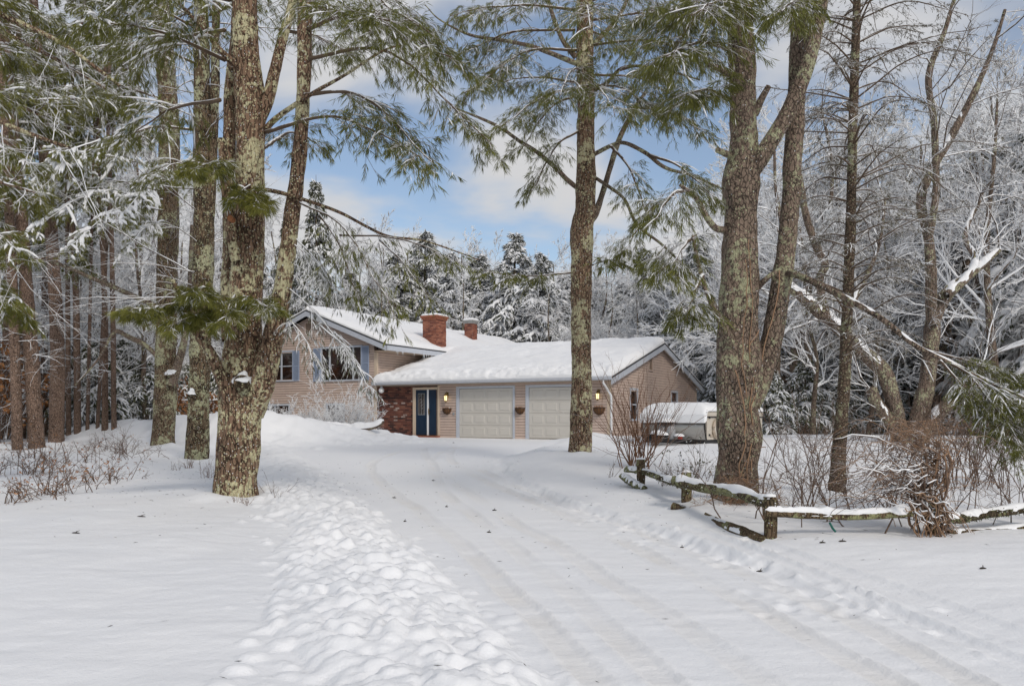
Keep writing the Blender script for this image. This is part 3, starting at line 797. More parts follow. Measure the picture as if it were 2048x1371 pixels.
snow_sheet('roof_snow', garage_roof, lambda s, t: (s, REAR - 0.02 - t, EZ + (0.02 + t) * sl2), -7.22, 4.63, 0.0, 6.55, 60, 40, 0.27, 4.0)
gap = lambda S, T: -0.16 * np.exp(-((S - 4.7) / 0.9) ** 2 - ((T - 0.6) / 0.5) ** 2)
snow_sheet('roof_snow', main_roof, lambda s, t: (UE_R - 0.02 - t, s, UE + (0.02 + t) * slope), -0.38, 19.9, 0.0, 4.83, 160, 60, 0.29, 2.0, lip=gap)
snow_sheet('roof_snow', main_roof, lambda s, t: (UE_L + 0.02 + t, s, UE + (0.02 + t) * slope), -0.38, 19.9, 0.0, 4.83, 60, 30, 0.29, 6.0)
# rake boards, gutters, fascia
def board(name, a, b, w, th, m, axis):
    """board from a to b, height w, thickness th along axis"""
    a, b = np.array(a, float), np.array(b, float); o = np.zeros(3); o[axis] = th; d = np.array([0, 0, -w])
    V = [a, b, b + d, a + d, a + o, b + o, b + o + d, a + o + d]
    return MB().add(V, [(0, 1, 2, 3), (7, 6, 5, 4), (0, 4, 5, 1), (1, 5, 6, 2), (2, 6, 7, 3), (3, 7, 4, 0)]).build(name, m, house)
dz = -0.065
board('rake_board', (4.60, -0.43, EZ + dz), (4.60, PR, RZ + dz), 0.24, 0.045, TRIMB, 0)
board('rake_board', (4.60, REAR - 0.02, EZ + dz), (4.60, PR, RZ + dz), 0.24, 0.045, TRIMB, 0)
board('rake_board', (UE_R - 0.02, -0.39, UE + dz), (UP, -0.39, UPZ + dz), 0.24, 0.045, TRIMB, 1)
board('rake_board', (UE_L + 0.02, -0.39, UE + dz), (UP, -0.39, UPZ + dz), 0.24, 0.045, TRIMB, 1)
q = MB(); q.box(-7.1, 4.58, -0.40, 0.0, EZ - 0.16, EZ - 0.13); q.build('soffit', SOFF, house)
q = MB(); q.box(4.37, 4.6, -0.2, 0.02, 2.9, 3.0); 
q = MB()
for s in (-1, 1):     # soffit under the gable overhangs
    e = -0.40 if s < 0 else REAR - 0.05
    q.add([(4.36, e, EZ - 0.16), (4.60, e, EZ - 0.16), (4.60, PR, RZ - 0.16), (4.36, PR, RZ - 0.16)], [(0, 1, 2, 3)])
q.build('soffit', SOFF, house)
q = MB(); q.prism([(-0.57, EZ + 0.01), (-0.57, EZ - 0.07), (-0.53, EZ - 0.13), (-0.44, EZ - 0.13), (-0.44, EZ + 0.01)], 0, 1)
V = np.concatenate(q.v); V2 = np.stack([-7.12 + 11.76 * V[:, 1], V[:, 0], V[:, 2]], -1); q.v = [V2]
q.build('gutter', GUT, house)
board('fascia', (UE_R - 0.005, -0.34, UE + dz), (UE_R - 0.005, 19.9, UE + dz), 0.22, 0.05, TRIMB, 0)
q = MB().box(UC, UE_R - 0.01, -0.34, 19.8, UE - 0.30, UE - 0.285); q.build('soffit', SOFF, house)
q = MB().tubes(np.array([(4.30, -0.50, EZ - 0.12), (4.30, -0.50, EZ - 0.24), (4.46, -0.10, EZ - 0.72), (4.46, -0.06, EZ - 0.85), (4.46, -0.06, 0.8)]), np.array([0.045] * 5), 8)
q.build('downspout', WHITE, house)
rng = np.random.default_rng(21)
q = MB()
for v in rng.uniform(0.0, 4.2, 14):
    L = rng.uniform(0.08, 0.3); q.tubes(np.array([(UE_R + 0.03, v, UE - 0.25), (UE_R + 0.03, v, UE - 0.25 - L)]), np.array([0.016, 0.003]), 5)
q.build('icicles', ICE, house, stuff=True)
# chimneys
def chimney(u0, u1, v0, v1, z0, z1, step):
    ch = MB().box(u0, u1, v0, v1, z0, z1).build('chimney', MORTC, main_roof)
    q = MB(); rg = np.random.default_rng(int(abs(u0) * 10))
    hgt = z1 - z0
    for fc, a, b in ((lambda u, z, o: (u, v0 - o, z), u0, u1), (lambda v, z, o: (u1 + o, v, z), v0, v1), (lambda u, z, o: (u, v1 + o, z), u0, u1), (lambda v, z, o: (u0 - o, v, z), v0, v1)):
        bricks(q, fc, a, b, z0, z1 - 0.02, rg)
    q.build('bricks', BRICKI, ch, stuff=True)
    q = MB(); q.box(u0 - 0.06, u1 + 0.06, v0 - 0.06, v1 + 0.06, z1 - 0.16, z1 - 0.06); q.box(u0 - 0.10, u1 + 0.10, v0 - 0.10, v1 + 0.10, z1 - 0.059, z1 + 0.05)
    q.build('cap', BRICKC if step else GREYC, ch)
    n = 14; S, T = np.meshgrid(np.linspace(-1, 1, n), np.linspace(-1, 1, n))
    R = np.maximum(np.abs(S), np.abs(T)); zz = z1 + 0.051 + 0.14 * np.sqrt(np.clip(1 - R ** 4, 0, 1))
    um, vm_ = (u0 + u1) / 2, (v0 + v1) / 2
    idx = np.arange(n * n).reshape(n, n); Fq = np.stack([idx[:-1, :-1], idx[:-1, 1:], idx[1:, 1:], idx[1:, :-1]], -1).reshape(-1, 4)
    MB().add(np.stack([um + S * (u1 - u0 + 0.19) / 2, vm_ + T * (v1 - v0 + 0.19) / 2, zz], -1).reshape(-1, 3), Fq).build('snow_cap', SNOW, ch, smooth=True)
m, n, l, b = mat('chimney_bricks')
g_ = n.new('ShaderNodeNewGeometry'); l.new(ramp(n, l, g_.outputs['Random Per Island'], [(0.0, (0.13, 0.04, 0.028)), (0.5, (0.25, 0.085, 0.05)), (1.0, (0.36, 0.15, 0.09))]), b.inputs['Base Color']); b.inputs['Roughness'].default_value = 0.85
BRICKI = m
chimney(-7.6, -6.78, 4.25, 5.15, 5.0, 6.78, True)
chimney(-9.75, -9.2, 11.75, 12.3, 5.9, 7.45, False)

# fittings that hang on the house: things of their own
def in_house(u, v, z):
    c, s = math.cos(TH), math.sin(TH); return (HP[0] + c * u + s * v, HP[1] - s * u + c * v, z)
def lantern(u, label):
    t = thing('wall_lantern', label, 'lantern', in_house(u, -0.055, 2.45), -TH, 'brass lanterns on the garage wall')
    q = MB(); q.box(-0.05, 0.05, -0.0, 0.02, 0.05, 0.28); q.tubes(np.array([(0, 0.0, 0.22), (0, -0.07, 0.30), (0, -0.14, 0.26)]), np.array([0.012] * 3), 6); q.build('bracket', BRASS, t)
    q = MB(); a = np.arange(7) * math.pi / 3
    for k in range(6):
        q.tubes(np.array([(0.065 * math.cos(a[k]), -0.14 + 0.065 * math.sin(a[k]), -0.10), (0.085 * math.cos(a[k]), -0.14 + 0.085 * math.sin(a[k]), 0.12)]), np.array([0.008, 0.008]), 4)
    q.tubes(np.array([(0, -0.14, 0.12), (0, -0.14, 0.15), (0, -0.14, 0.20), (0, -0.14, 0.24)]), np.array([0.10, 0.085, 0.04, 0.012]), 8)
    q.tubes(np.array([(0, -0.14, -0.16), (0, -0.14, -0.12), (0, -0.14, -0.10)]), np.array([0.02, 0.06, 0.072]), 8); q.build('frame', BRASS, t)
    MB().tubes(np.array([(0, -0.14, -0.095), (0, -0.14, 0.115)]), np.array([0.058, 0.076]), 6).build('glass', LITG, t)
    return t
lantern(-3.30, 'lit brass wall lantern between the blue entry door and the left garage door')
lantern(3.92, 'lit brass wall lantern at the right corner of the garage, beside the pine trunk')
def basket(u, label, big=1.0):
    t = thing('wall_basket', label, 'planter', in_house(u, -0.055, 2.0), -TH, 'half round planters on the garage wall')
    n1, n2 = 12, 6; A, B = np.meshgrid(np.linspace(math.pi, 2 * math.pi, n1), np.linspace(0, math.pi / 2, n2))
    V = np.stack([0.22 * big * np.cos(A) * np.cos(B), 0.2 * big * np.sin(A) * np.cos(B) - 0.004, -0.25 * big * np.sin(B)], -1).reshape(-1, 3)
    idx = np.arange(n1 * n2).reshape(n2, n1); Fq = np.stack([idx[:-1, :-1], idx[:-1, 1:], idx[1:, 1:], idx[1:, :-1]], -1).reshape(-1, 4)
    MB().add(V, Fq).build('liner', BASK, t, smooth=True)
    q = MB(); a = np.linspace(math.pi, 2 * math.pi, 13)
    q.tubes(np.stack([0.23 * big * np.cos(a), 0.21 * big * np.sin(a) - 0.004, 0 * a + 0.01], -1), np.full(13, 0.012), 5)
    for k in (2, 4, 6, 8, 10):
        bb_ = np.linspace(0, math.pi / 2, 7)
        q.tubes(np.stack([0.225 * big * math.cos(a[k]) * np.cos(bb_), 0.205 * big * math.sin(a[k]) * np.cos(bb_) - 0.006, -0.255 * big * np.sin(bb_)], -1), np.full(7, 0.007), 4)
    q.build('wire_frame', DARKM, t)
    rg = np.random.default_rng(int(u * 10) + 50); P = np.stack([rg.uniform(-0.17, 0.17, 40), rg.uniform(-0.14, -0.02, 40), np.full(40, 0.0)], -1) * big
    MB().blades(P, np.tile([0, 0, 0.6], (40, 1)), 4, 0.10 * big, 0.006, 0.1, 0.6, rg).build('dry_plants', LEAFB, t, stuff=True)
basket(-3.30, 'brown half round planter below the lantern beside the blue door')
basket(0.36, 'brown half round planter on the siding between the two garage doors')
basket(3.95, 'brown wall planter below the lantern at the right garage corner', 1.15)
t = thing('security_light', 'round white security light under the eave over the brick wall', 'light', in_house(-6.75, -0.3, 2.86), -TH)
a = np.linspace(0.0, math.pi, 8)
MB().tubes(np.stack([0 * a, 0 * a, -0.13 * np.cos(a) + 0.0], -1), 0.13 * np.sin(a) + 0.002, 12).build('globe', WHITE, t, smooth=True)
MB().tubes(np.array([(0, 0, 0.12), (0, 0, 0.22)]), np.array([0.05, 0.05]), 8).build('mount', GUT, t)
q = MB().box(-0.04, 0.04, -0.03, 0.0, -0.06, 0.06); q.box(-0.025, 0.025, -0.036, -0.03, -0.02, 0.045)
t = q.build('keypad', TANK); t.location = in_house(-2.97, -0.05, 1.78); t.rotation_euler = (0, 0, -TH); tag(t, 'small grey keypad on the siding just left of the left garage door', 'keypad')

# ------------------------------------------------------------------ camper, fence and small things
def build_camper():
    c = at(1415, 850, 24.5); gz = float(h0(6.3, 25.3))
    ang = math.radians(40)
    t = thing('camper_trailer', 'folded pop-up camper with ribbed silver front, parked by the garage under snow', 'camper', (c[0], c[1], gz - 0.02), -ang)
    W_, L_, zb, zl, zt_ = 2.15, 4.0, 0.16, 0.84, 1.06      # local: x left is negative, front face at y=0, body runs +y
    # curved front skin with fine vertical ribs
    n, k = 150, 9
    U = np.linspace(-W_, -0.0, n); a = np.linspace(0, 1, k)
    bulge = 0.16 * np.sin(np.pi * (0.12 + 0.8 * a))
    X, A = np.meshgrid(U, a); Y = -np.interp(A, a, bulge) - 0.012 * (np.arange(n)[None] % 2); Z = zb + (zl - zb) * A
    idx = np.arange(n * k).reshape(k, n); Fq = np.stack([idx[:-1, :-1], idx[:-1, 1:], idx[1:, 1:], idx[1:, :-1]], -1).reshape(-1, 4)
    MB().add(np.stack([X, Y, Z], -1).reshape(-1, 3), Fq).build('front_panel', SILVER, t)
    MB().box(-W_ + 0.02, -0.02, 0.0, L_, zb, zl).build('body', CAMPC, t)
    q = MB(); yy = [(-0.17, zl), (-0.14, zl + 0.10), (0.02, zl + 0.17), (L_ + 0.02, zl + 0.17), (L_ + 0.02, zl)]
    b = MB().prism(yy, -W_ - 0.01, 0.012); V = np.concatenate(b.v); b.v = [np.stack([V[:, 1], V[:, 0], V[:, 2]], -1)]; b.f = [(f[:, ::-1], m_) for f, m_ in b.f]
    b.build('roof_lid', CAMPC, t)
    q = MB(); q.box(-W_ - 0.02, 0.022, -0.19, -0.171, zl - 0.015, zl + 0.02); q.box(0.013, 0.024, -0.17, L_, zl - 0.015, zl + 0.02); q.build('lid_seam', DARKM, t)
    e = np.linspace(0, 1, 10); ed = np.stack([0.0 * e + 0.0, -np.interp(e, a, bulge) - 0.01, zb + (zl + 0.2 - zb) * e], -1)
    MB().tubes(ed, np.full(10, 0.022), 6).build('corner_trim', DARKM, t)
    ed2 = ed.copy(); ed2[:, 0] = -W_; MB().tubes(ed2, np.full(10, 0.022), 6).build('corner_trim', DARKM, t)
    MB().tubes(np.array([(0.016, -0.14, zl + 0.12), (0.016, 0.02, zl + 0.168), (0.016, L_, zl + 0.168)]), np.array([.016] * 3), 6).build('lid_trim', DARKM, t)
    # side: wheel, fender, stripe, lamps
    w = MB(); aa = np.linspace(0, 2 * math.pi, 25)
    ring = np.stack([0 * aa + 0.02, 0.62 + 0.27 * np.cos(aa), 0.47 + 0.27 * np.sin(aa)], -1)
    w.tubes(ring, np.full(25, 0.055), 6); wh = w.build('spare_wheel', CAMPT, t)
    MB().tubes(np.array([(0.0, 0.62, 0.47), (0.06, 0.62, 0.47), (0.075, 0.62, 0.47)]), np.array([0.26, 0.24, 0.10]), 20).build('cover', CAMPC, wh)
    MB().box(-0.018, 0.004, 0.2, L_ - 0.1, 0.24, 0.30).build('side_stripe', CAMPT, t)
    for (x, y, z) in ((-0.14, -0.19, zl - 0.06), (-W_ + 0.14, -0.19, zl - 0.06)):
        MB().box(x - 0.05, x + 0.05, y - 0.03, y + 0.03, z - 0.03, z + 0.03).build('marker_lamp', AMBER, t)
    for z in (0.30, zl - 0.02): MB().box(-0.002, 0.02, 0.10, 0.15, z - 0.03, z + 0.03).build('latch', DARKM, t)
    MB().box(-W_ + 0.05, -0.05, -0.05, L_, 0.05, zb - 0.003).build('chassis', DARKM, t)
    for x in (-W_ + 0.1, -0.1): MB().tubes(np.array([(x - 0.09, 2.3, 0.20), (x + 0.09, 2.3, 0.20)]), np.array([0.27, 0.27]), 18).build('wheel', RUBBER, t)
    q = MB(); q.tubes(np.array([(-0.35, 0, 0.12), (-1.075, -1.25, 0.14)]), np.array([0.045, 0.045]), 4); q.tubes(np.array([(-W_ + 0.35, 0, 0.12), (-1.075, -1.25, 0.14)]), np.array([0.045, 0.045]), 4); q.box(-1.14, -1.01, -1.5, -1.2, 0.10, 0.2)
    q.build('tongue', DARKM, t)
    for x in (-1.22, -0.95):
        MB().tubes(np.array([(x, -0.5, 0.16), (x, -0.5, 0.2), (x, -0.5, 0.52), (x, -0.5, 0.60), (x, -0.5, 0.62)]), np.array([0.10, 0.14, 0.14, 0.08, 0.04]), 14).build('gas_bottle', TANK, t, smooth=True)
    MB().box(-1.34, -0.84, -0.64, -0.36, 0.62, 0.68).build('bottle_cover', DARKM, t)
    MB().tubes(np.array([(-1.075, -1.15, 0.0), (-1.075, -1.15, 0.62)]), np.array([0.035, 0.035]), 8).build('jack', DARKM, t)
    MB().box(-1.5, -0.9, -0.95, -0.7, 0.17, 0.33).build('battery_box', RUBBER, t)
    MB().box(-0.72, -0.60, -0.5, -0.42, 0.18, 0.26).build('reflector', REDP, t)
    # snow
    ns, nt = 60, 70
    S, T = np.meshgrid(np.linspace(-W_ - 0.03, 0.03, ns), np.linspace(-0.24, L_, nt))
    e = np.minimum.reduce([S + W_ + 0.03, 0.03 - S, T + 0.24])
    base = zl + 0.17 - 0.15 * sstep(0.05, -0.24, T)
    top = base + 0.05 + 0.22 * np.sqrt(np.clip(e / 0.40, 0, 1)) + 0.015 * fbm(S * 3, T * 3, 5, 3)
    idx = np.arange(ns * nt).reshape(nt, ns); Fq = np.stack([idx[:-1, :-1], idx[:-1, 1:], idx[1:, 1:], idx[1:, :-1]], -1).reshape(-1, 4)
    b = MB().add(np.stack([S, T, top], -1).reshape(-1, 3), Fq)
    ring = np.concatenate([idx[0, :], idx[1:, -1], idx[-1, -2::-1], idx[-2:0:-1, 0]]); P = np.stack([S, T, top], -1).reshape(-1, 3)[ring]; Q = np.stack([S, T, base - 0.2 * (T < -0.1)], -1).reshape(-1, 3)[ring]
    kk = np.arange(len(ring)); b.add(np.vstack([P, Q]), np.stack([len(ring) + kk, len(ring) + (kk + 1) % len(ring), (kk + 1) % len(ring), kk], -1))
    b.build('roof_snow', SNOW, t, smooth=True)
    q = MB(); aa = np.linspace(0, math.pi / 2, 6)
    for (x, y, z, r) in ((-1.09, -0.5, 0.68, 0.24), (-1.2, -0.85, 0.33, 0.22), (-1.0, -0.95, 0.30, 0.2), (-0.7, -0.45, 0.26, 0.16)):
        q.tubes(np.stack([0 * aa + x, 0 * aa + y, z + 0.55 * r * np.sin(aa)], -1), r * np.cos(aa) + 0.01, 12)
    q.build('tongue_snow', SNOW, t, smooth=True)
build_camper()

def snow_on(path, width, rng, thick=0.03, k=None):
    """ridge of snow lying along the top of a rail or limb: path (n,3), width (n)"""
    n = len(path); ns = 7
    T = norm(np.gradient(path, axis=0)); A = norm(np.cross(T, np.array([[0, 0, 1.0]])))
    ang = np.linspace(-0.1, math.pi + 0.1, ns)
    wob = 1 + 0.35 * fbm(np.arange(n) * 0.35, np.zeros(n) + rng.uniform(0, 50), 0, 3)
    endf = np.minimum(1, np.minimum(np.arange(n), np.arange(n)[::-1]) / 2.0 + 0.15)
    W_ = width * np.clip(wob, 0.5, 1.3) * endf; H_ = (thick * wob * endf)
    V = path[:, None, :] + W_[:, None, None] * np.cos(ang)[None, :, None] * A[:, None, :]
    V[:, :, 2] += width[:, None] * 0.75 * np.sin(np.clip(ang, 0, math.pi))[None] + H_[:, None] * np.sin(np.clip(ang, 0, math.pi))[None] ** 0.6
    idx = np.arange(n * ns).reshape(n, ns); Fq = np.stack([idx[:-1, :-1], idx[:-1, 1:], idx[1:, 1:], idx[1:, :-1]], -1).reshape(-1, 4)
    return V.reshape(-1, 3), Fq
def log_mesh(buf, pts, r, ns=10, seed=0.0, n=24, rough=0.18, flat=1.0):
    """rough split log along pts, r may be list"""
    p = np.asarray(pts, float); r = np.broadcast_to(np.asarray(r, float), len(p))
    c = spline(np.column_stack([p, r]), n)
    T = norm(np.gradient(c[:, :3], axis=0)); A = norm(np.cross(T, np.array([[0, 0, 1.0]]) if abs(T[0, 2]) < 0.8 else np.array([[1.0, 0, 0]]))); B = np.cross(T, A)
    ang = np.arange(ns) * 2 * math.pi / ns
    rad = c[:, 3:4] * (1 + rough * fbm(np.cos(ang)[None] * 1.6 + seed, np.sin(ang)[None] * 1.6, np.arange(n)[:, None] * 0.12 + seed, 3))
    V = c[:, None, :3] + rad[..., None] * (np.cos(ang)[None, :, None] * A[:, None] + flat * np.sin(ang)[None, :, None] * B[:, None])
    idx = np.arange(n * ns).reshape(n, ns); j2 = np.roll(idx, -1, 1)
    buf.add(V.reshape(-1, 3), np.stack([idx[:-1], j2[:-1], j2[1:], idx[1:]], -1).reshape(-1, 4))
    for row, rev in ((0, 0), (n - 1, 1)):
        cen = c[row, :3]; VV = np.vstack([V[row], cen[None]]); f = [(i, (i + 1) % ns, ns) if rev else ((i + 1) % ns, i, ns) for i in range(ns)]
        buf.add(VV, f)
    return c

def build_fence():
    rng = np.random.default_rng(31)
    P = {k: G(*v) for k, v in dict(a=(1281, 980), b=(1372, 1018), c=(1540, 1085), d=(1862, 1074), e=(2075, 1062)).items()}
    t = thing('split_rail_fence', 'low lichen covered split rail fence with snow on its rails, right of the drive', 'fence', tuple(P['c']))
    o = P['c']
    tops = dict(a=at(1281, 918, P['a'][1])[2], b=at(1372, 944, P['b'][1])[2], c=at(1540, 992, P['c'][1])[2], d=at(1862, 1000, P['d'][1])[2], e=at(2070, 985, P['e'][1])[2])
    for k in 'abcde':
        p = P[k]; q = MB(); r = 0.068 if k != 'b' else 0.07
        log_mesh(q, [(p[0], p[1], p[2] - 0.3), (p[0] + 0.01, p[1], (p[2] + tops[k]) / 2), (p[0], p[1], tops[k])], r, 12, seed=p[0], rough=0.14)
        po = q.build('post', WOOD, t, origin=o)
        aa = np.linspace(0, math.pi / 2, 5); q = MB().tubes(np.stack([0 * aa + p[0], 0 * aa + p[1], tops[k] + 0.035 * np.sin(aa) - 0.003], -1), r * 0.95 * np.cos(aa) + 0.004, 10)
        q.build('snow_cap', SNOW, po, smooth=True, origin=o)
    Ya, Yb, Yc, Yd, Ye = (P[k][1] for k in 'abcde')
    rails = [([at(1252, 938, Ya + 0.3), at(1290, 944, Ya - 0.12), at(1330, 958, (Ya + Yb) / 2 - 0.1), at(1378, 974, Yb - 0.14)], 0.06, WOOD_M, 0.035),
             ([at(1350, 960, Yb - 0.06), at(1410, 975, Yb * 0.7 + Yc * 0.3), at(1470, 985, Yb * 0.35 + Yc * 0.65), at(1542, 1008, Yc - 0.1)], 0.075, WOOD_M, 0.05),
             ([at(1530, 1026, Yc - 0.1), at(1620, 1030, Yc * 0.7 + Yd * 0.3 - 0.05), at(1720, 1032, Yc * 0.4 + Yd * 0.6 - 0.05), at(1822, 1026, Yd - 0.06)], 0.05, WOOD, 0.07),
             ([at(1885, 1040, Yd), at(1960, 1030, (Yd + Ye) / 2), at(2075, 1012, Ye - 0.05)], 0.065, WOOD_M, 0.04),
             ([at(1900, 1066, Yd - 0.05), at(1980, 1062, (Yd + Ye) / 2), at(2080, 1050, Ye - 0.05)], 0.055, WOOD, 0.02),
             ([at(1345, 1012, Yb - 0.25), at(1400, 1030, Yb - 0.5), at(1470, 1058, Yc + 0.55), at(1536, 1082, Yc - 0.05)], 0.075, WOOD, 0.012),
             ([at(1382, 1020, Yb - 0.2), at(1440, 1046, Yb - 0.6), at(1500, 1068, Yc + 0.3)], 0.05, WOOD, 0.02),
             ([at(1246, 952, Ya + 0.2), at(1270, 968, Ya - 0.2), at(1290, 978, Ya - 0.35)], 0.07, WOOD_M, 0.03)]
    for i, (pts, r, m_, th) in enumerate(rails):
        q = MB(); c = log_mesh(q, pts, r, 12, seed=i * 3.3, n=40, rough=0.30, flat=0.75)
        ro = q.build('rail', m_, t, origin=o)
        lo, hi = (0, 40)
        V, Fq = snow_on(c[lo:hi, :3] + np.array([0, 0, -r * 0.05]), c[lo:hi, 3] * 0.85, rng, th)
        MB().add(V, Fq).build('rail_snow', SNOW, ro, smooth=True, origin=o)
        if m_ is WOOD_M:      # lichen tufts bristling from the mossy rails
            n = 150; u = rng.integers(1, 39, n); a = rng.uniform(0, 2 * math.pi, n)
            T = norm(np.gradient(c[:, :3], axis=0)); A = norm(np.cross(T, np.array([[0, 0, 1.0]])))
            D = np.cos(a)[:, None] * A[u] + np.sin(a)[:, None] * np.array([[0, 0, 0.75]])
            MB().blades(c[u, :3] + D * c[u, 3:4] * 0.9, D, 4, 0.03, 0.006, 0.05, 0.5, rng).build('lichen', LICH, ro, origin=o, stuff=True)
LICH = make_needle('shaggy_lichen', (0.05, 0.05, 0.03), (0.30, 0.31, 0.2), 0.15)
build_fence()
q = MB(); p = at(1659, 1044, G(1540, 1085)[1] - 0.02)
q.tubes(np.array([p, p + (0.03, -0.005, -0.06), p + (0.065, 0, -0.10)]), np.array([0.012, 0.014, 0.012]), 6)
tag(q.build('plastic_tag', GREENP), 'small dark green plastic strip hanging below the snowy horizontal rail', 'tag')

def far_rail():
    y = 39.0
    t = thing('snowy_rail', 'thin horizontal rail with a line of snow behind the left trunks', 'rail', tuple(at(330, 858, y)))
    o = at(330, 858, y)
    q = MB().tubes(np.array([at(222, 801, y), at(330, 801, y), at(445, 800, y)]), np.array([0.035] * 3), 8); r = q.build('rail', WOOD, t, origin=o)
    V, Fq = snow_on(spline([at(222, 801, y), at(330, 801, y), at(445, 800, y)], 30), np.full(30, 0.04), np.random.default_rng(2), 0.04)
    MB().add(V, Fq).build('rail_snow', SNOW, r, smooth=True, origin=o)
    for px in (226, 330, 440):
        a = at(px, 801, y); MB().tubes(np.array([(a[0], y, 0.5), (a[0], y, a[2] - 0.04)]), np.array([0.06, 0.055]), 8).build('post', WOOD, t, origin=o)
far_rail()

# ------------------------------------------------------------------ trees: shared builders
def trunk_mesh(buf, prof, ns=40, seed=0.0, flare=0.0, rough=0.05, step=0.06):
    """prof rows (x, y, z, r); bark plates pushed in and out of the surface"""
    p = np.asarray(prof, float)
    L = np.linalg.norm(np.diff(p[:, :3], axis=0), axis=1).sum()
    n = max(6, int(L / step)); c = spline(p, n); c[:, 3] = np.maximum(c[:, 3], 0.003)
    T = norm(np.gradient(c[:, :3], axis=0))
    ref = np.array([[1.0, 0, 0]]) if abs(norm(p[-1, :3] - p[0, :3])[2]) > 0.6 else np.array([[0, 0, 1.0]])
    A = norm(np.cross(T, ref)); B = np.cross(T, A)
    ang = np.arange(ns) * 2 * math.pi / ns
    s = np.concatenate([[0], np.cumsum(np.linalg.norm(np.diff(c[:, :3], axis=0), axis=1))])[:, None]
    R = c[:, 3:4]
    cx, sy = np.cos(ang)[None] * R, np.sin(ang)[None] * R
    rad = R * (1 + rough * 1.6 * fbm(cx * 4 + seed, sy * 4, s * 0.9 + seed, 3))
    rad = rad + np.minimum(0.018, R * 0.09) * fbm(cx * 17 + seed, sy * 17, s * 3.2, 3)
    if flare:
        rad = rad * (1 + flare * np.exp(-s / 0.28) * (1 + 0.5 * np.sin(ang[None] * 4 + seed)))
    V = c[:, None, :3] + rad[..., None] * (np.cos(ang)[None, :, None] * A[:, None] + np.sin(ang)[None, :, None] * B[:, None])
    idx = np.arange(n * ns).reshape(n, ns); j2 = np.roll(idx, -1, 1)
    buf.add(V.reshape(-1, 3), np.stack([idx[:-1], idx[1:], j2[1:], j2[:-1]], -1).reshape(-1, 4))
    cen = c[-1, :3] + T[-1] * c[-1, 3] * 0.3
    buf.add(np.vstack([V[-1], cen[None]]), [((i + 1) % ns, i, ns) for i in range(ns)])
    return c
def prof(Y, rows, dy=None):
    """rows (py, px, width in photo px) at distance Y -> (x, y, z, r)"""
    out = []
    for i, r in enumerate(rows):
        yy = Y + (dy[i] if dy is not None else 0.0); a = at(r[1], r[0], yy)
        out.append((a[0], a[1], a[2], r[2] / 2 * yy / F))
    return out

def snow_lump(c, rx, ry, rz, seed):
    n1, n2 = 22, 10; A, E = np.meshgrid(np.linspace(0, 2 * math.pi, n1), np.linspace(-.35, math.pi / 2, n2))
    d = np.stack([np.cos(A) * np.cos(E), np.sin(A) * np.cos(E), np.sin(E)], -1)
    k = 1 + .45 * fbm(np.cos(A) * np.cos(E) * 1.7 + seed, np.sin(A) * np.cos(E) * 1.7, np.sin(E) * 1.7 + seed, 3)
    V = np.asarray(c) + d * k[..., None] * np.array([rx, ry, rz]); idx = np.arange(n1 * n2).reshape(n2, n1)
    return MB().add(V.reshape(-1, 3), np.stack([idx[:-1, :-1], idx[:-1, 1:], idx[1:, 1:], idx[1:, :-1]], -1).reshape(-1, 4))

class Crown:
    """twigs, needles and snow of one tree"""
    def __init__(s): s.wood, s.need, s.snow = MB(), MB(), MB()
    def build(s, parent, origin, wood=TWIG, need=NEED):
        if s.wood.v: s.wood.build('branches', wood, parent, smooth=True, origin=origin, stuff=True)
        if s.need.v: s.need.build('needles', need, parent, origin=origin, stuff=True)
        if s.snow.v: s.snow.build('branch_snow', SNOW, parent, smooth=True, origin=origin, stuff=True)

def shoots(P, T, n_per, ang, ln, rng, t0=0.2, flat=0.35, droop=0.35, k=5):
    """side shoots: P (n,m,3) parent points, T tangents -> (n*n_per, k, 3) curves"""
    n, m_, _ = P.shape
    u = rng.uniform(t0, 0.99, (n, n_per)); i = u * (m_ - 1); a = np.floor(i).astype(int); f = (i - a)[..., None]; a2 = np.minimum(a + 1, m_ - 1)
    r = np.arange(n)[:, None]
    p = P[r, a] * (1 - f) + P[r, a2] * f; t = T[r, a]
    side = norm(np.cross(t, np.array([0, 0, 1.0]))) * np.where(np.arange(n_per) % 2, 1, -1)[None, :, None]
    side = side + flat * rng.normal(size=side.shape)
    an = rng.normal(ang, 0.18, (n, n_per))[..., None]
    d = norm(t * np.cos(an) + norm(side) * np.sin(an))
    L = (ln[:, None] if np.ndim(ln) else ln) * (1.05 - 0.6 * u) * rng.uniform(0.55, 1.2, (n, n_per))
    p, d, L = p.reshape(-1, 3), d.reshape(-1, 3), L.reshape(-1)
    s = np.linspace(0, 1, k)[None, :, None]
    bend = rng.normal(0, 0.10, (len(p), 1, 3)); bend[:, 0, 2] -= droop
    C = p[:, None] + d[:, None] * L[:, None, None] * s + bend * L[:, None, None] * s ** 2
    return C, L
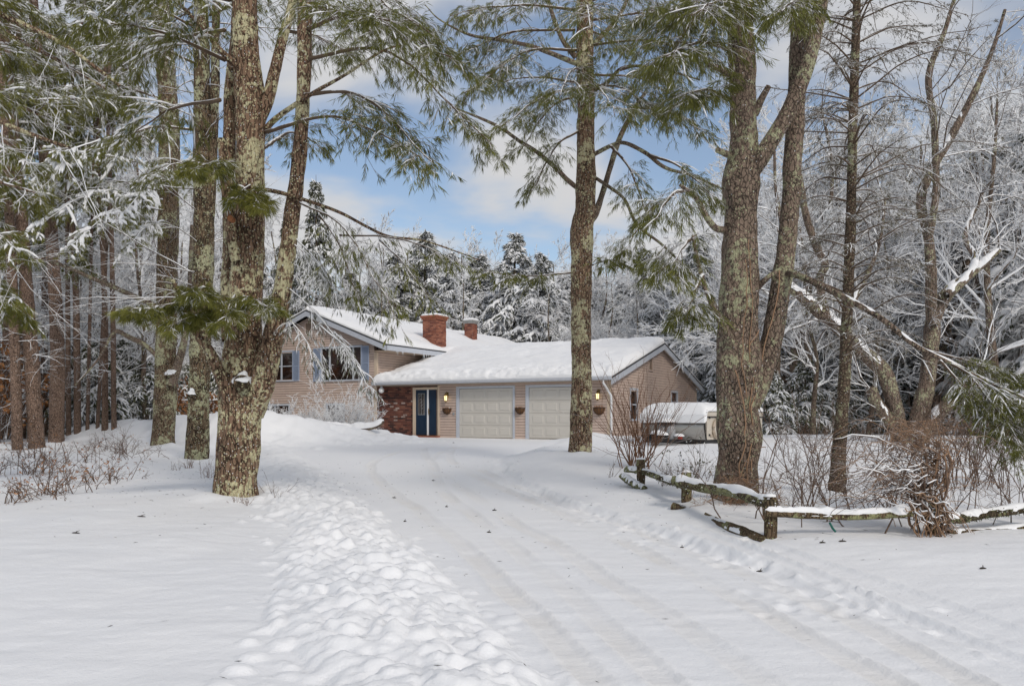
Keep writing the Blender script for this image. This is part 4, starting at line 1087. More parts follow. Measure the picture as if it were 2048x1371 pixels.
def bough(cr, pts, rng, r0=0.03, n1=26, l1=0.9, n2=5, l2=0.34, blade=(5, 0.145, 0.004), droop=0.7, spread=0.38, snow=0.25, snow_r=0.018, t0=0.25, sdroop=0.3, tips=3, dens=1.0):
    ax = spline(pts, 22); L = np.linalg.norm(np.diff(ax, axis=0), axis=1).sum()
    ax = ax + 0.012 * L * np.stack([fbm(np.arange(22) * 0.33, np.zeros(22) + rng.uniform(0, 90), q, 2) for q in (0, 5, 9)], -1) * np.linspace(0, 1, 22)[:, None]
    cr.wood.tubes(ax, r0 * (1 - 0.85 * np.linspace(0, 1, 22)) + 0.002, 6)
    T = norm(np.gradient(ax, axis=0))
    n1 = max(4, int(n1 * dens))
    C1, L1 = shoots(ax[None], T[None], n1, 0.85, np.array([l1]), rng, t0=t0, droop=sdroop)
    cr.wood.tubes(C1, np.linspace(1, 0.3, 5)[None] * np.clip(L1 * 0.009, 0.0025, 0.012)[:, None], 3, cap=False)
    T1 = norm(np.gradient(C1, axis=1))
    C2, L2 = shoots(C1, T1, n2, 0.7, L1 * l2 / max(l1, 1e-6) * 1.3, rng, t0=0.15, droop=sdroop)
    cr.wood.tubes(C2[:, ::4], np.linspace(1, 0.4, 2)[None] * 0.0026 + 0 * L2[:, None], 3, cap=False)
    T2 = norm(np.gradient(C2, axis=1))
    P = [C2[:, 4], C2[:, 3], C1[:, 4], ax[-1:]]; D = [T2[:, 4], T2[:, 3], T1[:, 4], T[-1:]]
    if tips > 2: P += [C2[:, 2]]; D += [T2[:, 2]]
    if tips > 3: P += [C2[:, 1], C1[:, 3], C1[:, 2]]; D += [T2[:, 1], T1[:, 3], T1[:, 2]]
    cr.need.blades(np.concatenate(P), np.concatenate(D), blade[0], blade[1], blade[2], droop, spread, rng)
    if snow > 0:
        def ridge(C, rad, pr):
            k = rng.uniform(size=len(C)) < pr
            if not k.any(): return
            Q = C[k].copy(); q = np.array([0.25, 0.9, 1.0, 0.9, 0.25]) if Q.shape[1] == 5 else np.ones(Q.shape[1])
            Rr = rad * rng.uniform(0.6, 1.4, (len(Q), 1)) * q[None]; Q[..., 2] += Rr * 0.8
            cr.snow.tubes(Q, Rr, 5, cap=False)
        ridge(C1, snow_r, snow); ridge(C2, snow_r * 0.8, snow * 0.8)
        a2 = ax.copy(); a2[:, 2] += r0 * (1 - 0.8 * np.linspace(0, 1, 22)) * 0.8
        if snow > 0.2: cr.snow.tubes(a2, (r0 * 0.55 + 0.3 * snow_r) * (1 - 0.7 * np.linspace(0, 1, 22)) * np.clip(0.6 + 0.9 * fbm(np.arange(22) * 0.5, np.zeros(22) + rng.uniform(0, 50), 0, 2), 0.05, 1.2), 5)

def twig_sprays(buf, start, dirs, lens, rads, levels, rng, ns=3, k=4, up=0.0, wig=0.12, collect=None, rmin=0.0022):
    """vectorised branching: levels = [(children, length ratio, angle, radius ratio)]"""
    P0, D, L, R = (np.asarray(q, float) for q in (start, dirs, lens, rads))
    for li in range(len(levels) + 1):
        n = len(P0); s = np.linspace(0, 1, k)[None, :, None]
        bend = rng.normal(0, wig, (n, 1, 3)); bend[:, 0, 2] += up
        bend2 = rng.normal(0, wig * 0.8, (n, 1, 3))
        C = P0[:, None] + L[:, None, None] * (norm(D)[:, None] * s + bend * s ** 2 + bend2 * s * (1 - s) * (s - 0.5) * 4)
        Rr = R[:, None] * np.linspace(1, 0.45, k)[None]
        buf.tubes(C, Rr, ns if li > 0 else max(ns, 6), cap=False)
        if collect is not None: collect.append((C, Rr, li))
        if li == len(levels): break
        m_, lr, an, rr = levels[li]
        T = norm(np.gradient(C, axis=1))
        u = rng.uniform(0.25, 1.0, (n, m_)); u[:, 0] = 1.0
        i = u * (k - 1); a = np.clip(np.floor(i).astype(int), 0, k - 2); f = (i - a)[..., None]; r = np.arange(n)[:, None]
        p = C[r, a] * (1 - f) + C[r, a + 1] * f; t = T[r, a]
        perp = norm(np.cross(t, rng.normal(size=t.shape)))
        ag = np.abs(rng.normal(an, 0.2, (n, m_)))[..., None]; ag[:, 0] *= 0.35
        d = t * np.cos(ag) + perp * np.sin(ag)
        Ln = L[:, None] * lr * rng.uniform(0.6, 1.25, (n, m_)) * (1.15 - 0.5 * u)
        Rn = np.minimum(R[:, None] * rr * (1.1 - 0.4 * u), R[:, None])
        P0, D, L, R = p.reshape(-1, 3), d.reshape(-1, 3), Ln.reshape(-1), np.maximum(Rn.reshape(-1), rmin)

# ------------------------------------------------------------------ the trees beside the drive
def B(px0, py0, Y0, px1, py1, Y1, sag=0.0, mid=None):
    """axis of a bough from two (or three) photo points at their distances"""
    a, b = at(px0, py0, Y0), at(px1, py1, Y1)
    m_ = at(*mid) if mid is not None else (a + b) / 2 + np.array([0, 0, sag * np.linalg.norm(b - a)])
    return [a, m_, b]

def dead_limbs(t, b, pr, n, rng):
    c = spline(pr, 60); j = rng.integers(0, 60, n); a = rng.uniform(0, 2 * math.pi, n)
    D = np.stack([np.cos(a) - .3, np.sin(a), rng.uniform(-.1, .6, n)], -1)
    q = MB(); twig_sprays(q, c[j, :3], D, rng.uniform(.8, 2.6, n), rng.uniform(.010, .026, n), [(5, .55, .6, .6), (4, .5, .6, .6)], rng, up=.0, wig=.14, rmin=.003)
    q.build('dead_limbs', TWIG_S, t, smooth=True, origin=b, stuff=True)

def tree_one():
    rng = np.random.default_rng(101); b = G(471, 996); Y = b[1]
    t = thing('pine_tree', 'largest lichen spotted forked pine on the left, nearest trunk beside the drive', 'tree', tuple(b))
    q = MB(); trunk_mesh(q, prof(Y, [(1030, 471, 94), (996, 471, 86), (960, 471, 80), (900, 477, 79), (850, 479, 80), (790, 482, 84), (740, 484, 82), (690, 486, 72), (600, 492, 65), (500, 497, 61), (400, 500, 58), (300, 501, 57), (200, 500, 56), (100, 490, 52), (0, 488, 48), (-160, 487, 40), (-330, 486, 28)]), 64, 1.0, 0.05, 0.05, 0.045)
    q.build('trunk', BARK_L, t, smooth=True, origin=b)
    for nm, rows, dy, ns in [('limb', [(830, 505, 40), (770, 520, 52), (700, 541, 44), (600, 562, 36), (500, 576, 32), (400, 588, 30), (300, 600, 29), (200, 606, 28), (100, 609, 28), (0, 610, 26), (-150, 612, 22)], [0, -0.1, -0.15] + [-0.2] * 8, 32),
                             ('limb', [(680, 466, 44), (620, 462, 38), (560, 460, 33), (480, 461, 29), (400, 460, 26), (300, 459, 24), (200, 460, 23), (130, 464, 19), (60, 470, 14)], [.1, .15, .2, .25, .3, .3, .3, .25, .2], 28),
                             ('limb', [(830, 466, 26), (790, 455, 26), (740, 436, 23), (700, 418, 20), (665, 392, 16), (600, 366, 11), (560, 345, 8)], [-0.1, -0.3, -0.4, -0.5, -0.6, -0.8, -1.0], 24),
                             ('limb', [(520, 476, 28), (465, 463, 25), (400, 455, 21), (330, 448, 19), (278, 444, 17)], [-0.2, -0.3, -0.35, -0.4, -0.4], 24),
                             ('limb', [(240, 515, 30), (200, 535, 25), (150, 548, 23), (67, 568, 20), (17, 583, 18), (-80, 600, 14)], [0, 0, 0.05, 0.1, 0.1, 0.1], 24),
                             ('limb', [(130, 470, 16), (100, 440, 11), (70, 415, 9), (30, 380, 8), (0, 355, 7), (-60, 330, 6)], [-0.2, -0.4, -0.5, -0.6, -0.8, -1.0], 14),
                             ('limb', [(262, 528, 14), (235, 555, 11), (190, 620, 8), (150, 690, 6), (105, 760, 5), (90, 800, 3)], [0, -0.1, -0.4, -0.8, -1.2, -1.4], 12),
                             ('limb', [(378, 520, 10), (385, 560, 9), (400, 610, 8), (425, 680, 7), (470, 770, 5), (482, 850, 4), (520, 960, 2)], [0, -0.2, -0.4, -0.6, -0.9, -1.1, -1.3], 10)]:
        q = MB(); trunk_mesh(q, prof(Y, rows, dy), ns, rows[0][1] * 0.1, 0, 0.06, 0.05); q.build(nm, BARK_L, t, smooth=True, origin=b)
    # cut stub with a cap of snow
    a = at(487, 775, Y - 0.28); q = MB(); trunk_mesh(q, [(*(a + (0, 0.25, -0.12)), 0.13), (*a, 0.12), (*(a + (0.02, -0.16, 0.10)), 0.11)], 20, 4.0, 0, 0.1, 0.04); so = q.build('stub', BARK_D, t, smooth=True, origin=b)
    snow_lump(a + np.array([-.01, -.02, .10]), .15, .15, .12, 3.0).build('snow_cap', SNOW, so, smooth=True, origin=b)
    a = at(461, 437, Y - 0.52); q = MB().tubes(np.array([a + (0, 0.1, 0), a + (0, -0.02, 0.005)]), np.array([0.045, 0.042]), 16); q.build('cut_end', CUT, t, origin=b)
    cr = Crown()
    # right hand sprays over the sky
    for (args, n1, l1) in [((528, 265, Y, 845, 312, Y - 2.2, 0.10), 34, 1.0), ((600, 190, Y - .2, 870, 328, Y - 2.0, 0.13), 34, 0.95), ((600, 120, Y - .2, 985, 295, Y - 1.2, 0.20), 40, 0.9),
                           ((610, 60, Y - .2, 900, 120, Y - 2.5, 0.12), 34, 1.1), ((610, -20, Y - .2, 860, 60, Y - 2.6, 0.06), 34, 1.2), ((600, 10, Y, 780, 40, Y - 3.2, 0.0), 30, 1.2),
                           ((560, 60, Y, 700, 110, Y + 2.0, 0.05), 26, 0.9), ((520, 300, Y, 640, 290, Y + 2.4, 0.1), 20, 0.8), ((540, -30, Y, 690, 30, Y + 2.2, 0.0), 30, 1.1)]:
        bough(cr, B(*args), rng, 0.032, n1, l1, 6, 0.36, (5, 0.14, 0.0038), 0.55, 0.36, 0.06, 0.010, sdroop=0.22)
    # the limb that arches over the house: fine hanging sprays
    for (x0, y0, d0, x1, y1, d1, sg, n1, l1) in [(600, 405, -.4, 800, 640, -2.2, 0.12, 26, 0.55), (680, 470, -.6, 925, 525, -1.6, 0.06, 18, 0.5), (760, 480, -.8, 860, 600, -1.6, 0.05, 16, 0.5), (640, 430, -.5, 720, 600, -1.0, 0.10, 20, 0.5)]:
        bough(cr, B(x0, y0, Y + d0, x1, y1, Y + d1, sg), rng, 0.016, n1, l1, 4, 0.3, (3, 0.12, 0.004), 0.8, 0.25, 0.0)
    # boughs to the upper left, toward the woods
    for (x0, y0, d0, x1, y1, d1, sg, n1, l1) in [(450, 120, 0, 190, 40, -2.0, 0.05, 36, 1.1), (450, 60, 0, 250, 140, 2.0, 0.06, 30, 1.0), (460, 0, 0, 300, -30, -2.0, 0.0, 30, 1.2), (440, 200, 0, 260, 270, 1.5, 0.06, 26, 0.9)]:
        bough(cr, B(x0, y0, Y + d0, x1, y1, Y + d1, sg), rng, 0.032, n1, l1, 6, 0.36, (5, 0.145, 0.004), 0.7, 0.35, 0.2, 0.016)
    cr.build(t, b, TWIG, NEED)
    # bright green clumps close to the trunk
    cr = Crown()
    for (x0, y0, d0, x1, y1, d1, sg, n1, l1) in [(470, 610, -.3, 260, 620, -1.6, .05, 30, .42), (470, 620, -.3, 330, 655, -1.5, .05, 22, .36), (480, 600, -.3, 540, 615, -1.2, .05, 18, .32), (440, 600, -.4, 380, 580, -1.6, .03, 22, .40), (470, 590, -.3, 450, 640, -1.3, .06, 20, .36), (490, 380, -.3, 520, 410, -.9, .05, 18, .34), (460, 330, -.4, 380, 340, -1.6, .04, 24, .42), (500, 370, -.2, 470, 400, -1.0, .04, 16, .3)]:
        bough(cr, B(x0, y0, Y + d0, x1, y1, Y + d1, sg), rng, 0.016, n1, l1, 5, 0.2, (8, 0.15, 0.0034), 0.5, 0.42, 0.10, 0.012, sdroop=0.2, tips=4)
    cr.build(t, b, TWIG, NEED_B)
    # snow frosted drooping boughs in front of the house gable
    cr = Crown()
    for (x0, y0, d0, x1, y1, d1, sg, n1, l1) in [(560, 560, -.2, 720, 740, -.6, 0.06, 24, 0.40), (555, 610, -.2, 650, 745, -.7, 0.05, 20, 0.38), (570, 520, -.2, 775, 655, -.5, 0.06, 24, 0.36), (585, 470, -.2, 680, 600, -.4, 0.08, 22, 0.42), (640, 650, -.5, 748, 790, -.9, 0.10, 18, 0.36), (575, 480, -.2, 640, 550, -.4, 0.1, 18, 0.45)]:
        bough(cr, B(x0, y0, Y + d0, x1, y1, Y + d1, sg), rng, 0.012, n1, l1, 4, 0.2, (3, 0.10, 0.0042), 0.9, 0.22, 0.35, 0.007, sdroop=0.4)
    cr.build(t, b, TWIG_S, NEED_F)
tree_one()

def tree_two():
    rng = np.random.default_rng(102); b = G(394, 920); Y = b[1]
    t = thing('pine_tree', 'dark mossy pine trunk, middle one of the three on the left of the drive', 'tree', tuple(b))
    q = MB(); trunk_mesh(q, prof(Y, [(950, 394, 52), (920, 394, 48), (850, 396, 43), (700, 401, 40), (500, 407, 38), (300, 405, 34), (200, 404, 32), (0, 402, 28), (-150, 401, 24), (-300, 400, 16)]), 48, 2.0, 0.08, 0.06, 0.06); q.build('trunk', BARK_D, t, smooth=True, origin=b)
    q = MB(); trunk_mesh(q, prof(Y, [(500, 412, 20), (400, 420, 20), (250, 428, 18), (100, 431, 16), (-50, 434, 14), (-200, 436, 10)]), 28, 5.0, 0, 0.06, 0.06); q.build('limb', BARK_D, t, smooth=True, origin=b)
    a = at(383, 790, Y - 0.3); q = MB(); trunk_mesh(q, [(*(a + (0.1, 0.25, -0.1)), 0.09), (*(a + (-0.03, 0, 0.05)), 0.08)], 16, 3.0, 0, 0.1, 0.05); so = q.build('stub', BARK_D, t, smooth=True, origin=b)
    snow_lump(a + np.array([0, .05, .06]), .10, .12, .11, 5.0).build('snow_cap', SNOW, so, smooth=True, origin=b)
    cr = Crown()
    for (x0, y0, d0, x1, y1, d1, sg, n1, l1) in [(400, 130, 0, 180, 90, -2.5, 0.08, 36, 1.2), (400, 60, 0, 230, -20, -2, 0.02, 34, 1.2), (395, 260, 0, 200, 300, -2.2, 0.10, 34, 1.1), (420, 30, 0, 540, -20, -2.2, 0.0, 26, 1.0), (400, 330, 0, 300, 360, -2.4, 0.08, 26, 0.9), (400, 0, 0, 330, 60, 3, 0, 26, 1.0)]:
        bough(cr, B(x0, y0, Y + d0, x1, y1, Y + d1, sg), rng, 0.036, n1, l1, 6, 0.38, (5, 0.155, 0.0045), 0.7, 0.35, 0.25, 0.018)
    cr.build(t, b, TWIG, NEED)
    dead_limbs(t, b, prof(Y, [(620, 404, 1), (300, 405, 1), (0, 402, 1)]), 26, rng)
tree_two()

def tree_three():
    rng = np.random.default_rng(103); b = G(325, 893); Y = b[1]
    t = thing('pine_tree', 'leftmost of the three close trunks left of the drive, with a snow capped cut stub', 'tree', tuple(b))
    q = MB(); trunk_mesh(q, prof(Y, [(925, 325, 50), (895, 325, 46), (850, 328, 43), (760, 332, 42), (700, 332, 38), (460, 336, 39), (300, 338, 38), (201, 336, 37), (100, 328, 35), (0, 320, 33), (-150, 312, 27), (-300, 306, 18)]), 48, 3.0, 0.08, 0.06, 0.06); q.build('trunk', BARK_D3, t, smooth=True, origin=b)
    for rows, dy in [([(770, 342, 20), (740, 352, 18), (700, 364, 15), (650, 374, 12), (560, 380, 9), (450, 384, 7)], [-.3, -.3, -.3, -.3, -.2, -.2]), ([(716, 318, 9), (690, 290, 9), (672, 255, 9), (662, 235, 8), (672, 222, 6), (720, 195, 4), (770, 150, 2)], [-.1, -.3, -.6, -.8, -.9, -1.0, -1.1]),
                     ([(616, 322, 11), (600, 285, 10), (575, 230, 9), (550, 170, 8), (525, 110, 7), (515, 60, 6), (518, 0, 5), (540, -60, 3)], [-.2, -.6, -1.0, -1.4, -1.8, -2.0, -2.2, -2.4])]:
        q = MB(); c = trunk_mesh(q, prof(Y, rows, dy), 16, rows[0][1] * .1, 0, 0.06, 0.05); lo = q.build('limb', BARK_M, t, smooth=True, origin=b)
        if rows[0][0] != 770:
            V, Fq = snow_on(c[3:, :3], c[3:, 3] * 0.75, rng, 0.022); MB().add(V, Fq).build('limb_snow', SNOW, lo, smooth=True, origin=b)
    a = at(342, 752, Y - 0.32); q = MB(); trunk_mesh(q, [(*(a + (-0.05, 0.3, -0.2)), 0.14), (*a, 0.15), (*(a + (0.02, -0.06, 0.08)), 0.14)], 20, 7.0, 0, 0.12, 0.05); so = q.build('stub', BARK_D, t, smooth=True, origin=b)
    snow_lump(a + np.array([.02, .03, .09]), .2, .2, .13, 7.0).build('snow_cap', SNOW, so, smooth=True, origin=b)
    cr = Crown()
    for (x0, y0, d0, x1, y1, d1, sg, n1, l1) in [(330, 200, 0, 90, 180, -2.5, 0.10, 40, 1.3), (325, 120, 0, 60, 60, -1.5, 0.06, 40, 1.3), (330, 60, 0, 130, -30, 1.0, 0.0, 36, 1.3), (335, 280, 0, 120, 330, -2.8, 0.12, 40, 1.2), (325, 30, 0, 200, 60, -3.0, 0.0, 36, 1.3), (340, 100, 0, 440, 60, -2.0, 0.05, 26, 1.0)]:
        bough(cr, B(x0, y0, Y + d0, x1, y1, Y + d1, sg), rng, 0.04, n1, l1, 6, 0.38, (5, 0.16, 0.005), 0.7, 0.35, 0.25, 0.02)
    cr.build(t, b, TWIG, NEED)
    dead_limbs(t, b, prof(Y, [(640, 332, 1), (300, 338, 1), (0, 320, 1)]), 26, rng)
    # snow heaped green boughs
    cr = Crown()
    for (x0, y0, d0, x1, y1, d1, sg, n1, l1) in [(330, 340, -.2, 110, 300, -4.0, 0.03, 34, 0.9), (330, 400, -.2, 30, 480, -4.5, 0.14, 40, 0.9), (330, 420, -.2, 130, 500, -4.5, 0.12, 40, 0.8), (320, 380, -.2, 0, 400, -4.0, 0.10, 40, 0.9), (330, 370, -.2, 230, 450, -4.0, 0.06, 34, 0.8), (330, 440, -.2, 250, 500, -3.4, 0.06, 26, 0.7), (330, 350, -.2, 410, 390, -3.0, 0.06, 30, 0.8), (200, 280, -2.5, 60, 380, -4.5, 0.1, 30, 0.9)]:
        bough(cr, B(x0, y0, Y + d0, x1, y1, Y + d1, sg), rng, 0.03, n1, l1, 5, 0.32, (7, 0.14, 0.0042), 0.7, 0.42, 0.50, 0.045, sdroop=0.38)
    cr.build(t, b, TWIG_S, NEED_B)
tree_three()

def tree_four():
    rng = np.random.default_rng(104); b = G(1160, 913); Y = b[1]
    t = thing('pine_tree', 'tall lone pine trunk standing in front of the right garage door', 'tree', tuple(b))
    q = MB(); trunk_mesh(q, prof(Y, [(935, 1160, 52), (913, 1160, 47), (880, 1161, 44), (760, 1163, 42), (650, 1162, 39), (520, 1164, 43), (475, 1163, 47), (445, 1165, 43), (420, 1170, 39), (350, 1172, 37), (200, 1171, 34), (0, 1169, 32), (-150, 1168, 26), (-320, 1168, 18)]), 56, 4.0, 0.05, 0.05, 0.05); q.build('trunk', BARK_L, t, smooth=True, origin=b)
    for rows, dy in [([(440, 1182, 15), (425, 1192, 14), (380, 1207, 12), (330, 1222, 11), (280, 1238, 10), (230, 1262, 9), (185, 1290, 6)], [0, 0, .1, .1, .2, .2, .3]),
                     ([(378, 1158, 10), (360, 1135, 9), (330, 1105, 9), (300, 1068, 8), (283, 1040, 7), (255, 1000, 6), (232, 950, 5), (215, 905, 3)], [0, -.2, -.5, -.8, -1, -1.3, -1.7, -2]),
                     ([(310, 1186, 9), (290, 1225, 8), (286, 1250, 8), (305, 1290, 8), (335, 1330, 7), (350, 1380, 5), (375, 1440, 4)], [0, -.2, -.4, -.7, -1, -1.3, -1.7]),
                     ([(355, 1190, 7), (375, 1220, 7), (400, 1250, 6), (450, 1275, 6), (490, 1325, 5), (540, 1375, 4), (590, 1420, 3), (640, 1450, 2)], [0, -.3, -.6, -1, -1.5, -2, -2.5, -3]),
                     ([(128, 1155, 11), (110, 1110, 9), (92, 1060, 8), (80, 1000, 7), (70, 940, 5), (40, 880, 3), (10, 850, 2)], [0, -.2, -.5, -.8, -1.2, -1.6, -2]),
                     ([(115, 1152, 12), (80, 1125, 9), (30, 1105, 8), (-20, 1090, 7), (-90, 1070, 5)], [0, -.1, -.2, -.3, -.4]),
                     ([(182, 1185, 10), (165, 1215, 8), (140, 1238, 7), (132, 1270, 6), (140, 1330, 5), (160, 1400, 3)], [0, -.3, -.6, -.9, -1.4, -2]),
                     ([(95, 1180, 10), (60, 1215, 9), (20, 1245, 8), (-40, 1270, 6), (-100, 1290, 4)], [0, .2, .4, .6, .8])]:
        q = MB(); trunk_mesh(q, prof(Y, rows, dy), 12, rows[0][1] * .1, 0, 0.05, 0.06); q.build('limb', BARK_M, t, smooth=True, origin=b)
    cr = Crown()
    Bs = [(1155, 100, 0, 930, 190, -2.5, .10, 44, 1.3), (1150, 60, 0, 890, 120, -1.0, .08, 44, 1.4), (1150, 20, 0, 900, 30, -3.0, .04, 44, 1.5), (1155, 165, 0, 990, 165, 2.5, .04, 34, 1.2), (1155, 180, 0, 1010, 250, -3.0, .06, 34, 1.1), (1160, 190, 0, 1040, 300, -2.0, .1, 28, .9), (1160, 260, 0, 1060, 390, -1.5, .12, 26, .8),
          (1185, 90, 0, 1420, 120, -2.0, .08, 46, 1.4), (1185, 40, 0, 1440, 40, 1.5, .05, 46, 1.5), (1185, 0, 0, 1380, -20, -3.0, .03, 44, 1.5), (1190, 150, 0, 1360, 200, 2.0, .08, 38, 1.2), (1190, 170, 0, 1330, 250, -2.2, .10, 38, 1.1), (1270, 215, 0.2, 1400, 260, -1.5, .08, 34, 1.0), (1240, 140, -.6, 1330, 150, -3.0, .05, 34, 1.2),
          (1300, 310, -.8, 1430, 400, -2.6, .08, 34, .9), (1220, 290, -.2, 1300, 440, -1.5, .12, 24, .8), (1280, 450, -1, 1250, 510, -2, .06, 14, .6), (1170, 20, 0, 1180, 60, -4.5, .05, 40, 1.5), (1165, 140, 0, 1120, 190, -4.0, .05, 34, 1.2), (1175, 170, 0, 1230, 230, -4.0, .05, 34, 1.2), (1150, -30, 0, 1000, -40, 2, 0, 34, 1.5), (1185, -40, 0, 1330, -60, 2, 0, 34, 1.5), (1170, 60, 0, 1240, 100, 3.5, .03, 34, 1.3)]
    for (x0, y0, d0, x1, y1, d1, sg, n1, l1) in Bs:
        bough(cr, B(x0, y0, Y + d0, x1, y1, Y + d1, sg), rng, 0.035, n1, l1, 6, 0.40, (4, 0.16, 0.0046), 0.6, 0.36, 0.04, 0.012, sdroop=0.22)
    for (x0, y0, d0, x1, y1, d1, sg, n1, l1) in [(1145, 545, 0, 950, 540, -2.0, -.03, 26, .55), (1185, 530, 0, 1240, 520, -1.5, .03, 14, .6), (1330, 490, -1.5, 1290, 560, -2.6, .05, 16, .6)]:
        bough(cr, B(x0, y0, Y + d0, x1, y1, Y + d1, sg), rng, 0.02, n1, l1, 5, 0.3, (3, 0.17, 0.007), 0.5, 0.32, 0.15, 0.012)
    cr.build(t, b, TWIG, NEED)
tree_four()

def tree_five():
    rng = np.random.default_rng(105); b = G(1470, 1016); Y = b[1]
    t = thing('pine_tree', 'big forked trunk with climbing vines behind the rail fence on the right', 'tree', tuple(b))
    q = MB(); trunk_mesh(q, prof(Y, [(1045, 1470, 100), (1016, 1470, 94), (960, 1472, 80), (910, 1475, 82), (880, 1478, 87), (850, 1476, 84), (800, 1475, 80), (750, 1480, 90), (700, 1480, 84), (640, 1476, 74), (520, 1478, 68), (420, 1482, 66), (365, 1482, 76), (310, 1488, 58), (200, 1487, 53), (100, 1483, 51), (0, 1477, 52), (-150, 1472, 40), (-320, 1470, 28)]), 64, 6.0, 0.06, 0.07, 0.05); q.build('trunk', BARK_M, t, smooth=True, origin=b)
    for rows, dy, ns in [([(810, 1500, 40), (750, 1522, 44), (700, 1538, 40), (640, 1551, 38), (520, 1569, 37), (420, 1580, 34), (350, 1584, 34), (260, 1589, 35), (150, 1595, 34), (0, 1600, 32), (-160, 1606, 26)], [0, .05, .1, .1, .15, .2, .2, .2, .2, .2, .2], 40),
                         ([(350, 1498, 40), (322, 1516, 36), (270, 1550, 31), (212, 1582, 29), (125, 1616, 28), (0, 1643, 27), (-150, 1670, 20)], [0, -.1, -.15, -.2, -.2, -.2, -.2], 32),
                         ([(150, 1462, 15), (138, 1440, 12), (130, 1418, 10)], [0, -.2, -.4], 14), ([(312, 1462, 14), (300, 1435, 11)], [0, -.3], 14),
                         ([(230, 1508, 16), (200, 1522, 13), (172, 1538, 10)], [0, -.1, -.2], 14),
                         ([(460, 1455, 14), (455, 1430, 13), (420, 1405, 12), (395, 1392, 10), (370, 1360, 6)], [0, -.2, -.3, -.5, -.7], 14),
                         ([(690, 1465, 22), (640, 1440, 14), (600, 1420, 10), (540, 1400, 8), (470, 1385, 5)], [-.2, -.4, -.5, -.6, -.8], 14),
                         ([(575, 1515, 12), (555, 1535, 10), (540, 1558, 9)], [0, -.15, -.1], 12),
                         ([(545, 1578, 14), (556, 1610, 13), (590, 1680, 12), (635, 1760, 11), (690, 1830, 10), (725, 1900, 8), (770, 1990, 5), (800, 2060, 3)], [0, -.3, -.8, -1.2, -1.5, -1.6, -1.7, -1.8], 14)]:
        q = MB(); c = trunk_mesh(q, prof(Y, rows, dy), ns, rows[0][1] * .1, 0, 0.05, 0.05); lo = q.build('limb', BARK_M, t, smooth=True, origin=b)
        if rows[0][0] in (460, 545):
            V, Fq = snow_on(c[3:, :3], c[3:, 3] * 0.75, rng, 0.025); MB().add(V, Fq).build('limb_snow', SNOW, lo, smooth=True, origin=b)
    aa = np.linspace(0, 2 * math.pi, 20); a = at(1469, 372, Y - 0.33)
    MB().tubes(np.stack([a[0] + 0.05 * np.cos(aa), 0 * aa + a[1], a[2] + 0.065 * np.sin(aa)], -1), np.full(20, 0.014), 6).build('knot', BARK_M, t, smooth=True, origin=b)
    # climbing vines: things that move with the trunk
    q = MB()
    def ra(px, py): return at(px, py, Y - 0.02 - math.sqrt(max(0.02, (0.31 ** 2 - ((px - 1476) / F * Y) ** 2))))
    for k, pts in enumerate([[(1500, 1010), (1495, 940), (1507, 860), (1500, 800), (1510, 730), (1500, 690), (1518, 660)], [(1508, 1000), (1504, 930), (1512, 880), (1500, 820), (1517, 765), (1530, 690), (1550, 610), (1560, 540)], [(1485, 1000), (1478, 940), (1490, 880), (1488, 820), (1478, 770), (1468, 740)],
                             [(1470, 990), (1490, 930), (1510, 900), (1530, 895)], [(1497, 800), (1484, 720), (1488, 660), (1494, 600), (1490, 520)], [(1506, 780), (1500, 700), (1505, 600), (1498, 480)], [(1440, 985), (1470, 960), (1505, 955)]]):
        c = spline([ra(*p_) for p_ in pts], 40); c = c + 0.015 * np.stack([fbm(np.arange(40) * .3, np.zeros(40) + k * 7, z_, 2) for z_ in (0, 4, 8)], -1)
        q.tubes(c, np.full(40, 0.009 if k < 3 else 0.006), 5)
    q.build('vine', VINE, t, smooth=True, origin=b)
    n = 240; P = np.stack([b[0] + rng.normal(0, 0.28, n), b[1] - 0.38 - rng.uniform(0, 0.12, n), b[2] + rng.uniform(0.02, 0.45, n)], -1)
    q = MB(); q.blades(P, rng.normal(0, 1, (n, 3)) * np.array([1, 0.4, 0.7]), 3, 0.22, 0.004, 0.2, 0.6, rng); q.build('dry_stems', VINE, t, origin=b, stuff=True)
    cr = Crown()
    for (x0, y0, d0, x1, y1, d1, sg, n1, l1) in [(1460, 100, 0, 1330, 110, -2.0, .05, 36, 1.0), (1460, 30, 0, 1300, 20, -1.5, .02, 36, 1.1), (1460, 200, 0, 1370, 190, -1.6, .05, 26, .7), (1465, -20, 0, 1390, 30, -2.4, 0, 30, 1.0), (1595, 0, 0, 1560, 20, -2.0, .0, 20, .6), (1370, 380, -.5, 1310, 440, -1.6, .08, 18, .5), (1390, 470, -.6, 1340, 540, -1.4, .06, 16, .5), (1405, 550, -.6, 1370, 640, -1.2, .06, 16, .5)]:
        bough(cr, B(x0, y0, Y + d0, x1, y1, Y + d1, sg), rng, 0.03, n1, l1, 6, 0.36, (5, 0.14, 0.0038), 0.55, 0.36, 0.06, 0.01)
    cr.build(t, b, TWIG, NEED)
    c2 = MB()
    for (x, y, d, rx, rz, n) in [(1478, 10, -.5, .30, .22, 150), (1440, 15, -.7, .3, .2, 90), (1592, 10, -.4, .25, .15, 70), (1440, 175, -.5, .12, .15, 60)]:
        a = at(x, y, Y + d); P = a + rng.normal(0, 0.5, (n, 3)) * np.array([rx, 0.3, rz]); c2.blades(P, norm(P - a) + rng.normal(0, .3, (n, 3)), 8, 0.17, 0.0042, 0.7, 0.35, rng)
    c2.build('needles', NEED_B, t, origin=b, stuff=True)
    cr = Crown()   # green fir-like end of the long drooping limb, lower right
